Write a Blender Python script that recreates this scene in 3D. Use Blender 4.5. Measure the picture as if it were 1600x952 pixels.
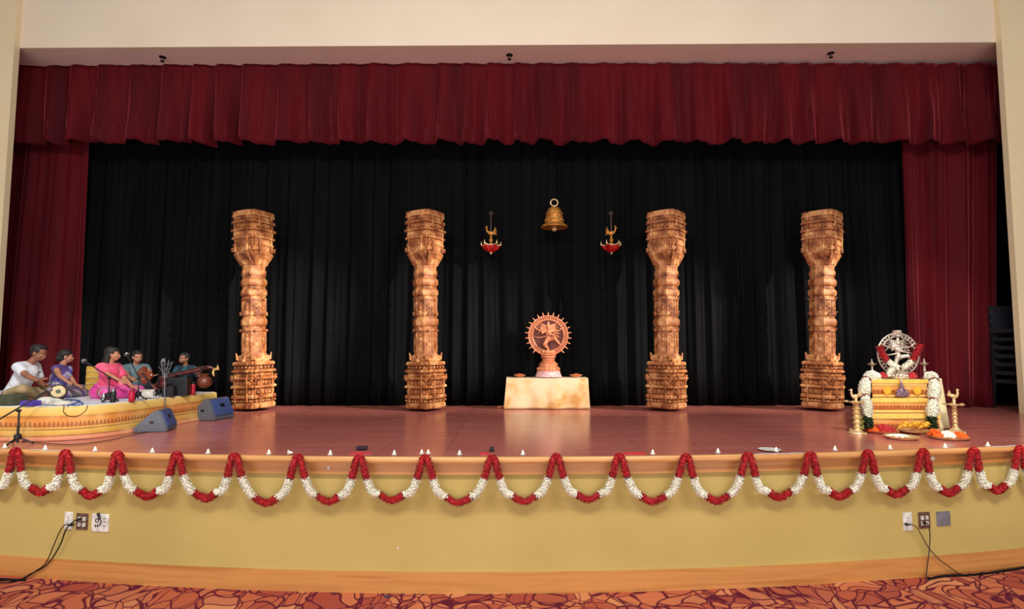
import bpy, bmesh, math, random
from mathutils import Vector, Matrix, Euler
from mathutils.noise import noise as pnoise
random.seed(7)
PI = math.pi
for o in list(bpy.data.objects): bpy.data.objects.remove(o)
SC = bpy.context.scene
COL = SC.collection

# ------------------------------------------------------------------ camera
F = 870.0; TP = 69.0/870.0; PITCH = math.atan(TP)
HE = 2.229                    # eye height above hall carpet
ZS = 1.263                    # stage floor level
ZC = 0.0606                   # hall carpet level
cd = bpy.data.cameras.new('camera'); cam = bpy.data.objects.new('camera', cd); COL.objects.link(cam)
cd.sensor_fit = 'HORIZONTAL'; cd.sensor_width = 36.0; cd.lens = 36.0*F/1600.0
cd.clip_start = 0.05; cd.clip_end = 200
cam.location = (0, 0, HE); cam.rotation_euler = (PI/2+PITCH, 0, 0)
SC.camera = cam

# ------------------------------------------------------------------ light
w = bpy.data.worlds.new('hall_ambience'); SC.world = w; w.use_nodes = True
bg = w.node_tree.nodes['Background']; bg.inputs[0].default_value = (1.0, 0.95, 0.90, 1); bg.inputs[1].default_value = 0.36
def area(name, loc, target, sx, sy, power, col=(1, .95, .88), spread=None):
    l = bpy.data.lights.new(name, 'AREA'); l.shape = 'RECTANGLE'; l.size = sx; l.size_y = sy
    l.energy = power; l.color = col
    if spread: l.spread = math.radians(spread)
    o = bpy.data.objects.new(name, l); COL.objects.link(o); o.location = loc
    d = Vector(target)-Vector(loc); o.rotation_euler = d.to_track_quat('-Z', 'Y').to_euler(); return o
def spot(name, loc, target, power, size, blend=.4, col=(1, .9, .75), r=.12):
    l = bpy.data.lights.new(name, 'SPOT'); l.energy = power; l.spot_size = math.radians(size); l.spot_blend = blend
    l.color = col; l.shadow_soft_size = r
    o = bpy.data.objects.new(name, l); COL.objects.link(o); o.location = loc
    d = Vector(target)-Vector(loc); o.rotation_euler = d.to_track_quat('-Z', 'Y').to_euler(); return o
area('hall_light', (-2.5, 0.6, 7.6), (-1.5, 5.4, 0.8), 3.0, 0.8, 300)
area('hall_light', (3.2, 0.6, 7.6), (2.0, 5.4, 0.8), 3.0, 0.8, 300)
area('soffit_fill_light', (0, -3.0, 0.95), (0, 9, 6.2), 18.0, 1.3, 500, (1, .97, .98))  # added fill behind the camera, not a window; brightens the soffit from below
for px_ in (-4.0, -1.35, 2.45, 4.95): spot('pillar_spot', (px_+(5.6 if px_ > 4 else 7.0), 4.9, 6.0), (px_, 8.86, 2.65), 4600, 21, .7, (1, .92, .77), .08)
spot('stage_spot', (4.2, 2.5, 6.6), (0.6, 9.1, 2.2), 330, 22, .6, (1, .88, .72), .12)
spot('stage_spot', (3.0, 0.5, 7.0), (4.8, 6.7, 1.8), 1300, 24, .6, (1, .92, .8), .2)
spot('stage_spot', (-2.0, 0.5, 7.0), (-5.0, 6.8, 1.8), 900, 34, .6, (1, .93, .84), .2)
spot('stage_spot', (1.5, 0.5, 6.6), (6.75, 9.3, 2.5), 1300, 15, .7, (1, .9, .85), .1)
vs = SC.view_settings; vs.view_transform = 'Standard'; vs.look = 'None'; vs.exposure = 0.0; vs.gamma = 1.0; vs.use_curve_mapping = False

# ------------------------------------------------------------------ pixel helpers
def ray(px, py):
    dx = (px-800)/F; dz = (476-py)/F; c = math.cos(PITCH); s = math.sin(PITCH)
    return Vector((dx, c-dz*s, s+dz*c))
EYE = Vector((0, 0, HE))
def at(px, py, Y):
    d = ray(px, py); return EYE+d*(Y/d.y)
def onz(px, py, z):
    d = ray(px, py); return EYE+d*((z-HE)/d.z)
def face(x): return 5.15+.0199*(x+.37)**2         # curved stage front
def onface(px, py, off):
    d = ray(px, py); Y = 5.1
    for _ in range(12): Y = face(d.x*Y/d.y)-off
    return EYE+d*(Y/d.y)

# ------------------------------------------------------------------ materials
def lin(c):
    def f(v):
        v /= 255.0
        return v/12.92 if v <= .04045 else ((v+.055)/1.055)**2.4
    return tuple(f(v) for v in c)+(1,)
class NT:
    def __init__(s, name):
        s.m = bpy.data.materials.new(name); s.m.use_nodes = True; s.t = s.m.node_tree; s.b = s.t.nodes['Principled BSDF']
    def n(s, kind, **kw):
        n = s.t.nodes.new(kind)
        for k, v in kw.items():
            if k in n.inputs: n.inputs[k].default_value = v
            else: setattr(n, k, v)
        return n
    def l(s, a, b): s.t.links.new(a, b)
    def ramp(s, fac, stops, interp='LINEAR'):
        r = s.n('ShaderNodeValToRGB'); r.color_ramp.interpolation = interp
        e = r.color_ramp.elements
        while len(e) < len(stops): e.new(.5)
        for i, (p, c) in enumerate(stops): e[i].position = p; e[i].color = c
        s.l(fac, r.inputs[0]); return r.outputs[0]
    def math(s, op, a, b=None):
        n = s.t.nodes.new('ShaderNodeMath'); n.operation = op
        for i, v in enumerate((a, b)):
            if v is None: continue
            if isinstance(v, (int, float)): n.inputs[i].default_value = v
            else: s.l(v, n.inputs[i])
        return n.outputs[0]
    def mix(s, fac, a, b):
        n = s.t.nodes.new('ShaderNodeMix'); n.data_type = 'RGBA'
        if isinstance(fac, (int, float)): n.inputs[0].default_value = fac
        else: s.l(fac, n.inputs[0])
        for i, v in ((6, a), (7, b)):
            if isinstance(v, tuple): n.inputs[i].default_value = v
            else: s.l(v, n.inputs[i])
        return n.outputs[2]
    def bump(s, h, st=.3, dist=.01):
        b = s.n('ShaderNodeBump'); b.inputs['Strength'].default_value = st; b.inputs['Distance'].default_value = dist
        s.l(h, b.inputs['Height']); s.l(b.outputs[0], s.b.inputs['Normal'])
def M(name, c, rough=.6, metal=0., c2=None, scale=20., bump=0., bd=.004, sheen=0., coat=0., spec=.5, stretch=None, detail=3.):
    """plain material: a colour varied by noise towards c2"""
    k = NT(name); b = k.b
    b.inputs['Roughness'].default_value = rough; b.inputs['Metallic'].default_value = metal
    b.inputs['Specular IOR Level'].default_value = spec
    if sheen: b.inputs['Sheen Weight'].default_value = sheen; b.inputs['Sheen Roughness'].default_value = .4
    if coat: b.inputs['Coat Weight'].default_value = coat; b.inputs['Coat Roughness'].default_value = .08
    tc = k.n('ShaderNodeTexCoord'); v = tc.outputs['Object']
    if stretch:
        mp = k.n('ShaderNodeMapping'); mp.inputs['Scale'].default_value = stretch; k.l(v, mp.inputs[0]); v = mp.outputs[0]
    nz = k.n('ShaderNodeTexNoise', Scale=scale, Detail=detail); k.l(v, nz.inputs['Vector'])
    a = lin(c)
    if c2 is None: c2 = tuple(x*.8 for x in c)
    k.l(k.ramp(nz.outputs[0], [(.35, a), (.68, lin(c2))]), b.inputs['Base Color'])
    if bump: k.bump(nz.outputs[0], bump, bd)
    return k.m

def m_carpet():
    k = NT('patterned_carpet'); tc = k.n('ShaderNodeTexCoord')
    mp = k.n('ShaderNodeMapping'); mp.inputs['Scale'].default_value = (1.0, 1.0, 1); k.l(tc.outputs['Object'], mp.inputs[0])
    nz = k.n('ShaderNodeTexNoise', Scale=1.6, Detail=1.0); k.l(mp.outputs[0], nz.inputs['Vector'])
    add = k.n('ShaderNodeVectorMath', operation='MULTIPLY_ADD'); k.l(nz.outputs['Color'], add.inputs[0])
    add.inputs[1].default_value = (.9, .9, .9); k.l(mp.outputs[0], add.inputs[2])
    v1 = k.n('ShaderNodeTexVoronoi', feature='DISTANCE_TO_EDGE', Scale=4.6); k.l(add.outputs[0], v1.inputs['Vector'])
    v2 = k.n('ShaderNodeTexVoronoi', feature='DISTANCE_TO_EDGE', Scale=3.0)
    mp2 = k.n('ShaderNodeMapping'); mp2.inputs['Rotation'].default_value = (0, 0, .7); mp2.inputs['Scale'].default_value = (1.6, .7, 1)
    k.l(add.outputs[0], mp2.inputs[0]); k.l(mp2.outputs[0], v2.inputs['Vector'])
    cell = k.n('ShaderNodeTexVoronoi', Scale=4.6); k.l(add.outputs[0], cell.inputs['Vector'])
    sep = k.n('ShaderNodeSeparateColor'); k.l(cell.outputs['Color'], sep.inputs[0])
    base = k.ramp(sep.outputs[0], [(.1, lin((205, 122, 84))), (.45, lin((188, 98, 70))), (.75, lin((166, 78, 64))), (.95, lin((216, 142, 98)))])
    l1 = k.ramp(v1.outputs['Distance'], [(.022, (1, 1, 1, 1)), (.055, (0, 0, 0, 1))])
    l2 = k.ramp(v2.outputs['Distance'], [(.018, (1, 1, 1, 1)), (.045, (0, 0, 0, 1))])
    mx = k.math('MAXIMUM', l1, l2)
    c = k.mix(mx, base, lin((98, 30, 50)))
    k.l(c, k.b.inputs['Base Color']); k.b.inputs['Roughness'].default_value = .95; k.b.inputs['Specular IOR Level'].default_value = .1
    f = k.n('ShaderNodeTexNoise', Scale=160., Detail=2.); k.l(tc.outputs['Object'], f.inputs['Vector']); k.bump(f.outputs[0], .5, .005)
    return k.m
def m_stage():
    k = NT('polished_stage_boards'); tc = k.n('ShaderNodeTexCoord')
    mp = k.n('ShaderNodeMapping'); mp.inputs['Rotation'].default_value = (0, 0, PI/2); k.l(tc.outputs['Object'], mp.inputs[0])
    br = k.n('ShaderNodeTexBrick', Scale=1.0); br.offset = .37; br.inputs['Brick Width'].default_value = 2.4; br.inputs['Row Height'].default_value = .62
    br.inputs['Mortar Size'].default_value = .003; br.inputs['Color1'].default_value = lin((190, 112, 103)); br.inputs['Color2'].default_value = lin((180, 104, 96))
    br.inputs['Mortar'].default_value = lin((84, 30, 28)); k.l(mp.outputs[0], br.inputs['Vector'])
    m2 = k.n('ShaderNodeMapping'); m2.inputs['Scale'].default_value = (.5, 6, 1); k.l(tc.outputs['Object'], m2.inputs[0])
    nz = k.n('ShaderNodeTexNoise', Scale=1.6, Detail=5.); k.l(m2.outputs[0], nz.inputs['Vector'])
    st = k.ramp(nz.outputs[0], [(.35, lin((166, 88, 80))), (.7, lin((202, 124, 114)))])
    k.l(k.mix(.5, br.outputs[0], st), k.b.inputs['Base Color'])
    k.b.inputs['Roughness'].default_value = .2; k.b.inputs['Specular IOR Level'].default_value = .42
    k.bump(nz.outputs[0], .02, .01)
    return k.m
def m_wood(name, a, b, c, sc=1.5, st=(.4, .4, 9), rough=.35):
    k = NT(name); tc = k.n('ShaderNodeTexCoord')
    mp = k.n('ShaderNodeMapping'); mp.inputs['Scale'].default_value = st; k.l(tc.outputs['Object'], mp.inputs[0])
    nz = k.n('ShaderNodeTexNoise', Scale=sc, Detail=6., Distortion=.6); k.l(mp.outputs[0], nz.inputs['Vector'])
    k.l(k.ramp(nz.outputs[0], [(.3, lin(a)), (.5, lin(b)), (.72, lin(c))]), k.b.inputs['Base Color'])
    k.b.inputs['Roughness'].default_value = rough; k.bump(nz.outputs[0], .05, .003)
    return k.m
def m_velvet(name, c, c2, sheen=.5, sheencol=(1, .16, .2, 1)):
    k = NT(name); tc = k.n('ShaderNodeTexCoord')
    mp = k.n('ShaderNodeMapping'); mp.inputs['Scale'].default_value = (1, 1, .12); k.l(tc.outputs['Object'], mp.inputs[0])
    nz = k.n('ShaderNodeTexNoise', Scale=3., Detail=3.); k.l(mp.outputs[0], nz.inputs['Vector'])
    k.l(k.ramp(nz.outputs[0], [(.3, lin(c)), (.7, lin(c2))]), k.b.inputs['Base Color'])
    k.b.inputs['Roughness'].default_value = .75; k.b.inputs['Specular IOR Level'].default_value = .15
    k.b.inputs['Sheen Weight'].default_value = sheen; k.b.inputs['Sheen Tint'].default_value = sheencol; k.b.inputs['Sheen Roughness'].default_value = .35
    f = k.n('ShaderNodeTexNoise', Scale=220.); k.l(tc.outputs['Object'], f.inputs['Vector']); k.bump(f.outputs[0], .15, .003)
    return k.m
def m_carved(name):
    k = NT(name); tc = k.n('ShaderNodeTexCoord'); v = tc.outputs['Object']
    nz = k.n('ShaderNodeTexNoise', Scale=7., Detail=5.); k.l(v, nz.inputs['Vector'])
    vo = k.n('ShaderNodeTexVoronoi', feature='DISTANCE_TO_EDGE', Scale=34.); k.l(v, vo.inputs['Vector'])
    c = k.ramp(nz.outputs[0], [(.3, lin((112, 56, 26))), (.5, lin((170, 104, 58))), (.72, lin((226, 170, 112)))])
    d = k.ramp(vo.outputs['Distance'], [(.0, lin((84, 40, 18))), (.09, (1, 1, 1, 1))])
    mul = k.n('ShaderNodeMix', data_type='RGBA', blend_type='MULTIPLY'); mul.inputs[0].default_value = .35
    k.l(c, mul.inputs[6]); k.l(d, mul.inputs[7]); k.l(mul.outputs[2], k.b.inputs['Base Color'])
    k.b.inputs['Roughness'].default_value = .55
    h = k.math('ADD', nz.outputs[0], k.math('MINIMUM', vo.outputs['Distance'], .12)); k.bump(h, .4, .012)
    return k.m
def m_brocade(name, H, bands, motif=(120, 50, 12), lo=.42, hi=.58, n=26., pale=(244, 208, 128)):
    """gold cloth whose woven border runs in horizontal bands (object height / H)"""
    k = NT(name); tc = k.n('ShaderNodeTexCoord'); sep = k.n('ShaderNodeSeparateXYZ'); k.l(tc.outputs['Object'], sep.inputs[0])
    z = k.math('DIVIDE', sep.outputs[2], H)
    base = k.ramp(z, [(p, lin(c)) for p, c in bands])
    u = k.math('ADD', sep.outputs[0], sep.outputs[1])
    wv = k.math('ABSOLUTE', k.math('SINE', k.math('MULTIPLY', u, n)))
    nz = k.n('ShaderNodeTexNoise', Scale=60., Detail=2.); k.l(tc.outputs['Object'], nz.inputs['Vector'])
    inb = k.math('MULTIPLY', k.math('GREATER_THAN', z, lo), k.math('LESS_THAN', z, hi))
    t = k.math('DIVIDE', k.math('SUBTRACT', z, lo), hi-lo)
    tri = k.math('GREATER_THAN', k.math('ADD', wv, k.math('MULTIPLY', nz.outputs[0], .5)), k.math('ADD', t, .35))
    fac = k.math('MULTIPLY', k.math('MULTIPLY', inb, tri), .6)
    blot = k.n('ShaderNodeTexNoise', Scale=4.5, Detail=4.); k.l(tc.outputs['Object'], blot.inputs['Vector'])
    wash = k.ramp(blot.outputs[0], [(.45, (0, 0, 0, 1)), (.72, (.5, .5, .5, 1))])
    base = k.mix(wash, base, lin(pale))
    c = k.mix(fac, base, lin(motif))
    k.l(c, k.b.inputs['Base Color']); k.b.inputs['Roughness'].default_value = .5; k.b.inputs['Sheen Weight'].default_value = .2
    k.bump(nz.outputs[0], .3, .004)
    return k.m
def m_stripes(name, c1, c2, c3, dirv=(1, .4, .2), freq=30., rough=.4, metal=0.):
    k = NT(name); tc = k.n('ShaderNodeTexCoord')
    dt = k.n('ShaderNodeVectorMath', operation='DOT_PRODUCT'); k.l(tc.outputs['Object'], dt.inputs[0]); dt.inputs[1].default_value = dirv
    nz = k.n('ShaderNodeTexNoise', Scale=7., Detail=2.); k.l(tc.outputs['Object'], nz.inputs['Vector'])
    s = k.math('SINE', k.math('ADD', k.math('MULTIPLY', dt.outputs['Value'], freq), k.math('MULTIPLY', nz.outputs[0], 5.)))
    f = k.math('MULTIPLY', k.math('ADD', s, 1.), .5)
    k.l(k.ramp(f, [(.15, lin(c1)), (.5, lin(c2)), (.85, lin(c3))]), k.b.inputs['Base Color'])
    k.b.inputs['Roughness'].default_value = rough; k.b.inputs['Metallic'].default_value = metal
    k.bump(f, .5, .01); return k.m
def m_plaid(name, c1, c2, c3, fx=60., fz=60.):
    k = NT(name); tc = k.n('ShaderNodeTexCoord'); sep = k.n('ShaderNodeSeparateXYZ'); k.l(tc.outputs['Object'], sep.inputs[0])
    a = k.math('GREATER_THAN', k.math('SINE', k.math('MULTIPLY', sep.outputs[0], fx)), .4)
    b = k.math('GREATER_THAN', k.math('SINE', k.math('MULTIPLY', sep.outputs[2], fz)), .4)
    k.l(k.mix(k.math('MULTIPLY', b, .8), k.mix(k.math('MULTIPLY', a, .6), lin(c1), lin(c2)), lin(c3)), k.b.inputs['Base Color'])
    k.b.inputs['Roughness'].default_value = .8; return k.m
def m_glow(name, c, st):
    k = NT(name); k.b.inputs['Base Color'].default_value = lin(c); k.b.inputs['Emission Color'].default_value = lin(c); k.b.inputs['Emission Strength'].default_value = st; return k.m

MT = {}
MT['carpet'] = m_carpet(); MT['stage'] = m_stage()
MT['maple'] = m_wood('honey_maple', (192, 130, 70), (206, 146, 82), (180, 116, 58))
MT['nosing'] = m_wood('pale_nosing', (206, 150, 88), (220, 166, 104), (196, 134, 74))
MT['face'] = M('ochre_paint', (194, 172, 100), .8, c2=(187, 164, 93), scale=1.2, bump=.02)
MT['cream'] = M('cream_paint', (234, 220, 198), .8, c2=(229, 214, 191), scale=.8, bump=.01)
MT['cream2'] = M('pale_yellow_cream_paint', (232, 215, 176), .8, c2=(226, 209, 168), scale=.8)
MT['soffit'] = M('soffit_paint', (238, 218, 208), .8, c2=(234, 212, 202), scale=.8)
MT['dark'] = M('black_masking_paint', (22, 20, 20), .9)
MT['velvet'] = m_velvet('crimson_velvet', (92, 8, 20), (66, 5, 15), .6)
MT['black'] = m_velvet('black_drape', (18, 18, 20), (12, 12, 13), .0, (.6, .6, .65, 1)); MT['black'].node_tree.nodes['Principled BSDF'].inputs['Specular IOR Level'].default_value = .02
MT['carved'] = m_carved('carved_sandstone')
MT['brass'] = M('antique_brass', (226, 160, 76), .42, .55, (150, 92, 36), 28., .25)
MT['brass2'] = M('polished_brass', (240, 216, 168), .35, .45, (206, 168, 110), 20.)
MT['silver'] = M('silver_metal', (232, 222, 208), .35, .5, (160, 140, 120), 40., .2)
MT['copper'] = M('reddish_bronze', (232, 156, 114), .42, .25, (198, 112, 76), 30., .2)
MT['redglass'] = M('red_enamel', (176, 14, 14), .3, 0, (120, 8, 8), 20.)
MT['white'] = M('white_plastic', (240, 238, 230), .4)
MT['brown'] = M('brown_plastic', (104, 72, 58), .5)
MT['grey'] = M('grey_plastic', (128, 124, 134), .5)
MT['blk'] = M('black_plastic', (22, 22, 24), .45, c2=(14, 14, 16))
MT['rubber'] = M('black_rubber', (15, 14, 14), .75, spec=.2)
MT['steel'] = M('chrome_steel', (200, 200, 204), .2, 1.)
MT['petal_r'] = M('red_petals', (206, 14, 28), .6, 0, (150, 6, 16), 60., sheen=.2)
MT['petal_w'] = M('jasmine_white', (252, 252, 240), .7, 0, (240, 238, 218), 60.)
MT['petal_o'] = M('marigold_orange', (240, 112, 16), .7, 0, (224, 70, 8), 50.)
MT['petal_y'] = M('yellow_petals', (244, 194, 60), .6, 0, (222, 150, 30), 50.)
MT['leaf'] = M('dark_leaf', (44, 72, 34), .6, 0, (30, 44, 20), 50.)
MT['tie'] = M('dark_green_tie', (74, 50, 26), .7, 0, (40, 56, 26), 60.)

# ------------------------------------------------------------------ mesh helpers
class MB:
    def __init__(s): s.b = bmesh.new()
    def _x(s, geo, m):
        if m is not None: bmesh.ops.transform(s.b, matrix=m, verts=geo)
    def box(s, c, d, rot=None, bevel=0.):
        r = bmesh.ops.create_cube(s.b, size=1.0)['verts']
        bmesh.ops.scale(s.b, vec=d, verts=r)
        if bevel > 0:
            es = list({e for v in r for e in v.link_edges})
            rr = bmesh.ops.bevel(s.b, geom=es, offset=bevel, segments=2, affect='EDGES', profile=.7)
            r = list({v for f in rr['faces'] for v in f.verts} | {v for v in r if v.is_valid})
        m = Matrix.Translation(c)
        if rot is not None: m = m @ (rot if isinstance(rot, Matrix) else Euler(rot).to_matrix().to_4x4())
        bmesh.ops.transform(s.b, matrix=m, verts=r); return s
    def sph(s, c, r, sub=2, rot=None):
        if isinstance(r, (int, float)): r = (r, r, r)
        g = bmesh.ops.create_icosphere(s.b, subdivisions=sub, radius=1.0)['verts']
        m = Matrix.Translation(c)
        if rot is not None: m = m @ (rot if isinstance(rot, Matrix) else Euler(rot).to_matrix().to_4x4())
        m = m @ Matrix.Diagonal((*r, 1)); bmesh.ops.transform(s.b, matrix=m, verts=g); return s
    def cone(s, a, b, ra, rb, n=12):
        a = Vector(a); b = Vector(b); d = b-a; L = d.length
        if L < 1e-6: return s
        g = bmesh.ops.create_cone(s.b, cap_ends=True, cap_tris=False, segments=n, radius1=max(ra, 1e-4), radius2=max(rb, 1e-4), depth=L)['verts']
        m = Matrix.Translation((a+b)/2) @ d.to_track_quat('Z', 'Y').to_matrix().to_4x4()
        bmesh.ops.transform(s.b, matrix=m, verts=g); return s
    def cap(s, a, b, ra, rb, n=14, ends=(1, 1)):
        s.cone(a, b, ra, rb, n)
        if ends[0]: s.sph(a, ra, 2)
        if ends[1]: s.sph(b, rb, 2)
        return s
    def chain(s, pts, rs, n=12):
        for i in range(len(pts)-1): s.cap(pts[i], pts[i+1], rs[i], rs[i+1], n, (1, 1))
        return s
    def tube(s, pts, r, n=8, closed=False):
        pts = [Vector(p) for p in pts]; N = len(pts); rings = []
        rr = r if isinstance(r, (list, tuple)) else [r]*N
        up = None
        for i, p in enumerate(pts):
            if closed: t = pts[(i+1) % N]-pts[i-1]
            else: t = pts[min(i+1, N-1)]-pts[max(i-1, 0)]
            t.normalize()
            if up is None: up = t.orthogonal().normalized()
            else:
                up = up-t*up.dot(t)
                up = up.normalized() if up.length > 1e-6 else t.orthogonal().normalized()
            v = t.cross(up)
            rings.append([s.b.verts.new(p+(up*math.cos(2*PI*k/n)+v*math.sin(2*PI*k/n))*rr[i]) for k in range(n)])
        for i in range(N if closed else N-1):
            A = rings[i]; B = rings[(i+1) % N]
            for k in range(n): s.b.faces.new((A[k], A[(k+1) % n], B[(k+1) % n], B[k]))
        if not closed: s.b.faces.new(rings[0][::-1]); s.b.faces.new(rings[-1])
        return s
    def lathe(s, prof, c=(0, 0, 0), n=24, axis=(0, 0, 1)):
        m = Matrix.Translation(c) @ Vector(axis).to_track_quat('Z', 'Y').to_matrix().to_4x4()
        rings = []
        for r, z in prof:
            rings.append([s.b.verts.new(m @ Vector((max(r, 1e-4)*math.cos(2*PI*k/n), max(r, 1e-4)*math.sin(2*PI*k/n), z))) for k in range(n)])
        for A, B in zip(rings, rings[1:]):
            for k in range(n): s.b.faces.new((A[k], A[(k+1) % n], B[(k+1) % n], B[k]))
        s.b.faces.new(rings[0][::-1]); s.b.faces.new(rings[-1]); return s
    def prism(s, poly, z0, z1, top=None):
        top = top or poly
        A = [s.b.verts.new((p[0], p[1], z0)) for p in poly]; B = [s.b.verts.new((p[0], p[1], z1)) for p in top]
        n = len(A)
        for k in range(n): s.b.faces.new((A[k], A[(k+1) % n], B[(k+1) % n], B[k]))
        s.b.faces.new(A[::-1]); s.b.faces.new(B); return s
    def torus(s, c, R, r, axis=(0, 1, 0), n=36, m=8):
        q = Vector(axis).to_track_quat('Z', 'Y').to_matrix()
        return s.tube([Vector(c)+q @ Vector((R*math.cos(2*PI*k/n), R*math.sin(2*PI*k/n), 0)) for k in range(n)], r, m, True)
    def grid(s, fn, nu, nv, wrapu=False):
        g = [[s.b.verts.new(fn(i/nu, j/nv)) for j in range(nv+1)] for i in range(nu+(0 if wrapu else 1))]
        for i in range(nu):
            a = g[i]; b = g[(i+1) % len(g)]
            for j in range(nv): s.b.faces.new((a[j], b[j], b[j+1], a[j+1]))
        return s
    def xf(s, m): bmesh.ops.transform(s.b, matrix=m, verts=s.b.verts[:]); return s
    def mesh(s, name, mat, smooth=True, thick=0.):
        bmesh.ops.recalc_face_normals(s.b, faces=s.b.faces[:])
        me = bpy.data.meshes.new(name); s.b.to_mesh(me); s.b.free()
        me.materials.append(mat)
        if smooth:
            me.polygons.foreach_set('use_smooth', [True]*len(me.polygons)); 
            try: me.set_sharp_from_angle(angle=math.radians(38))
            except Exception: pass
        return me
def basis(o):
    m = o.matrix_basis.copy()
    while o.parent: o = o.parent; m = o.matrix_basis @ m
    return m
def props(o, label=None, cat=None, group=None, kind=None):
    if label: o['label'] = label
    if cat: o['category'] = cat
    if group: o['group'] = group
    if kind: o['kind'] = kind
    return o
def link(name, me, parent=None, local=False, origin=None, thick=0.):
    o = bpy.data.objects.new(name, me); COL.objects.link(o)
    if parent is not None:
        o.parent = parent
        if not local: me.transform(basis(parent).inverted())
    else:
        if origin is None:
            xs = [v.co for v in me.vertices]
            origin = Vector(((min(v.x for v in xs)+max(v.x for v in xs))/2, (min(v.y for v in xs)+max(v.y for v in xs))/2, min(v.z for v in xs)))
        origin = Vector(origin); me.transform(Matrix.Translation(-origin)); o.location = origin
    if thick:
        md = o.modifiers.new('thickness', 'SOLIDIFY'); md.thickness = thick; md.offset = 0
    return o
def part(name, mb, mat, parent=None, local=False, smooth=True, thick=0., origin=None, label=None):
    o = link(name, mb.mesh(name, mat, smooth), parent, local, origin, thick)
    if label: o['label'] = label
    return o
def thing(name, loc, label, cat, group=None, rz=0., rx=0., ry=0.):
    o = bpy.data.objects.new(name, None); COL.objects.link(o); o.empty_display_size = .1
    o.location = loc; o.rotation_euler = (rx, ry, rz); return props(o, label, cat, group)
def copy_tree(o, parent=None):
    c = o.copy(); COL.objects.link(c); c.parent = parent
    for ch in [x for x in list(o.children)]: copy_tree(ch, c)
    return c
def structure(name, mb, mat, smooth=False, thick=0.):
    return props(part(name, mb, mat, smooth=smooth, thick=thick), kind='structure')

# ------------------------------------------------------------------ the setting
YF = 8.45; YC = 8.35; YV = 9.0; YL = 9.33; YB = 9.55
ZT = at(800, -60, YF).z
mb = MB(); mb.box((0, 3.2, ZC-.05), (26, 24, .1)); structure('floor', mb, MT['carpet'])
# stage floor: everything behind the curved lip
XS = [-10.5+21*i/84 for i in range(85)]
def strip(off0, off1, z0, z1):
    """curved bar that follows the stage front between two offsets"""
    mb = MB(); b = mb.b; rows = []
    for x in XS:
        yf = face(x)
        rows.append([b.verts.new((x, yf-off1, z0)), b.verts.new((x, yf-off0, z0)), b.verts.new((x, yf-off0, z1)), b.verts.new((x, yf-off1, z1))])
    for a, c in zip(rows, rows[1:]):
        for k in range(4): b.faces.new((a[k], a[(k+1) % 4], c[(k+1) % 4], c[k]))
    b.faces.new(rows[0]); b.faces.new(rows[-1][::-1]); return mb
mb = MB(); b = mb.b
rowA = [b.verts.new((x, face(x)-.07, ZS)) for x in XS]; rowB = [b.verts.new((x, 10.6, ZS)) for x in XS]
rowC = [b.verts.new((x, face(x)-.07, ZS-.03)) for x in XS]; rowD = [b.verts.new((x, 10.6, ZS-.03)) for x in XS]
for i in range(len(XS)-1):
    b.faces.new((rowA[i], rowA[i+1], rowB[i+1], rowB[i])); b.faces.new((rowC[i], rowD[i], rowD[i+1], rowC[i+1])); b.faces.new((rowA[i], rowC[i], rowC[i+1], rowA[i+1]))
structure('floor_stage', mb, MT['stage'])
structure('wall_stage_front', strip(-.10, 0, ZC, ZS-.03), MT['face'], True)
structure('baseboard_stage_front', strip(0, .028, ZC, at(800, 895.5, face(0)-.028).z), MT['maple'], True)
structure('trim_1', strip(0, .035, ZS-.165, ZS-.055), MT['maple'], True)
mb = MB(); b = mb.b; rows = []
prof = [(.065, ZS+.001), (.098, ZS+.001), (.108, ZS-.008), (.112, ZS-.026), (.108, ZS-.044), (.098, ZS-.054), (.0, ZS-.055), (.0, ZS-.03), (.065, ZS-.03)]
for x in XS: rows.append([b.verts.new((x, face(x)-o_, z_)) for o_, z_ in prof])
for a, c in zip(rows, rows[1:]):
    for k in range(len(prof)): b.faces.new((a[k], a[(k+1) % len(prof)], c[(k+1) % len(prof)], c[k]))
b.faces.new(rows[0]); b.faces.new(rows[-1][::-1])
structure('trim_2', mb, MT['nosing'], True)
# fascia over the opening (its lower edge rises slightly to the right), soffit behind it
zl = at(22, 75, YF).z; zr = at(1555, 66, YF).z; xl = at(22, 75, YF).x; xr = at(1555, 66, YF).x
sl = (zr-zl)/(xr-xl)
def zf(x): return zl+(x-xl)*sl
mb = MB(); b = mb.b
def slab(mb, pts, y0, y1):
    A = [mb.b.verts.new((x, y0, z)) for x, z in pts]; B = [mb.b.verts.new((x, y1, z)) for x, z in pts]; n = len(A)
    for k in range(n): mb.b.faces.new((A[k], A[(k+1) % n], B[(k+1) % n], B[k]))
    mb.b.faces.new(A[::-1]); mb.b.faces.new(B)
slab(mb, [(-10, zf(-10)), (10, zf(10)), (10, ZT), (-10, ZT)], YF, YF+.15)
structure('wall_fascia', mb, MT['cream'])
mb = MB(); slab(mb, [(-10, zf(-10)), (10, zf(10)), (10, zf(10)+.12), (-10, zf(-10)+.12)], YF+.15, 10.6)
structure('ceiling', mb, MT['soffit'])
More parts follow.
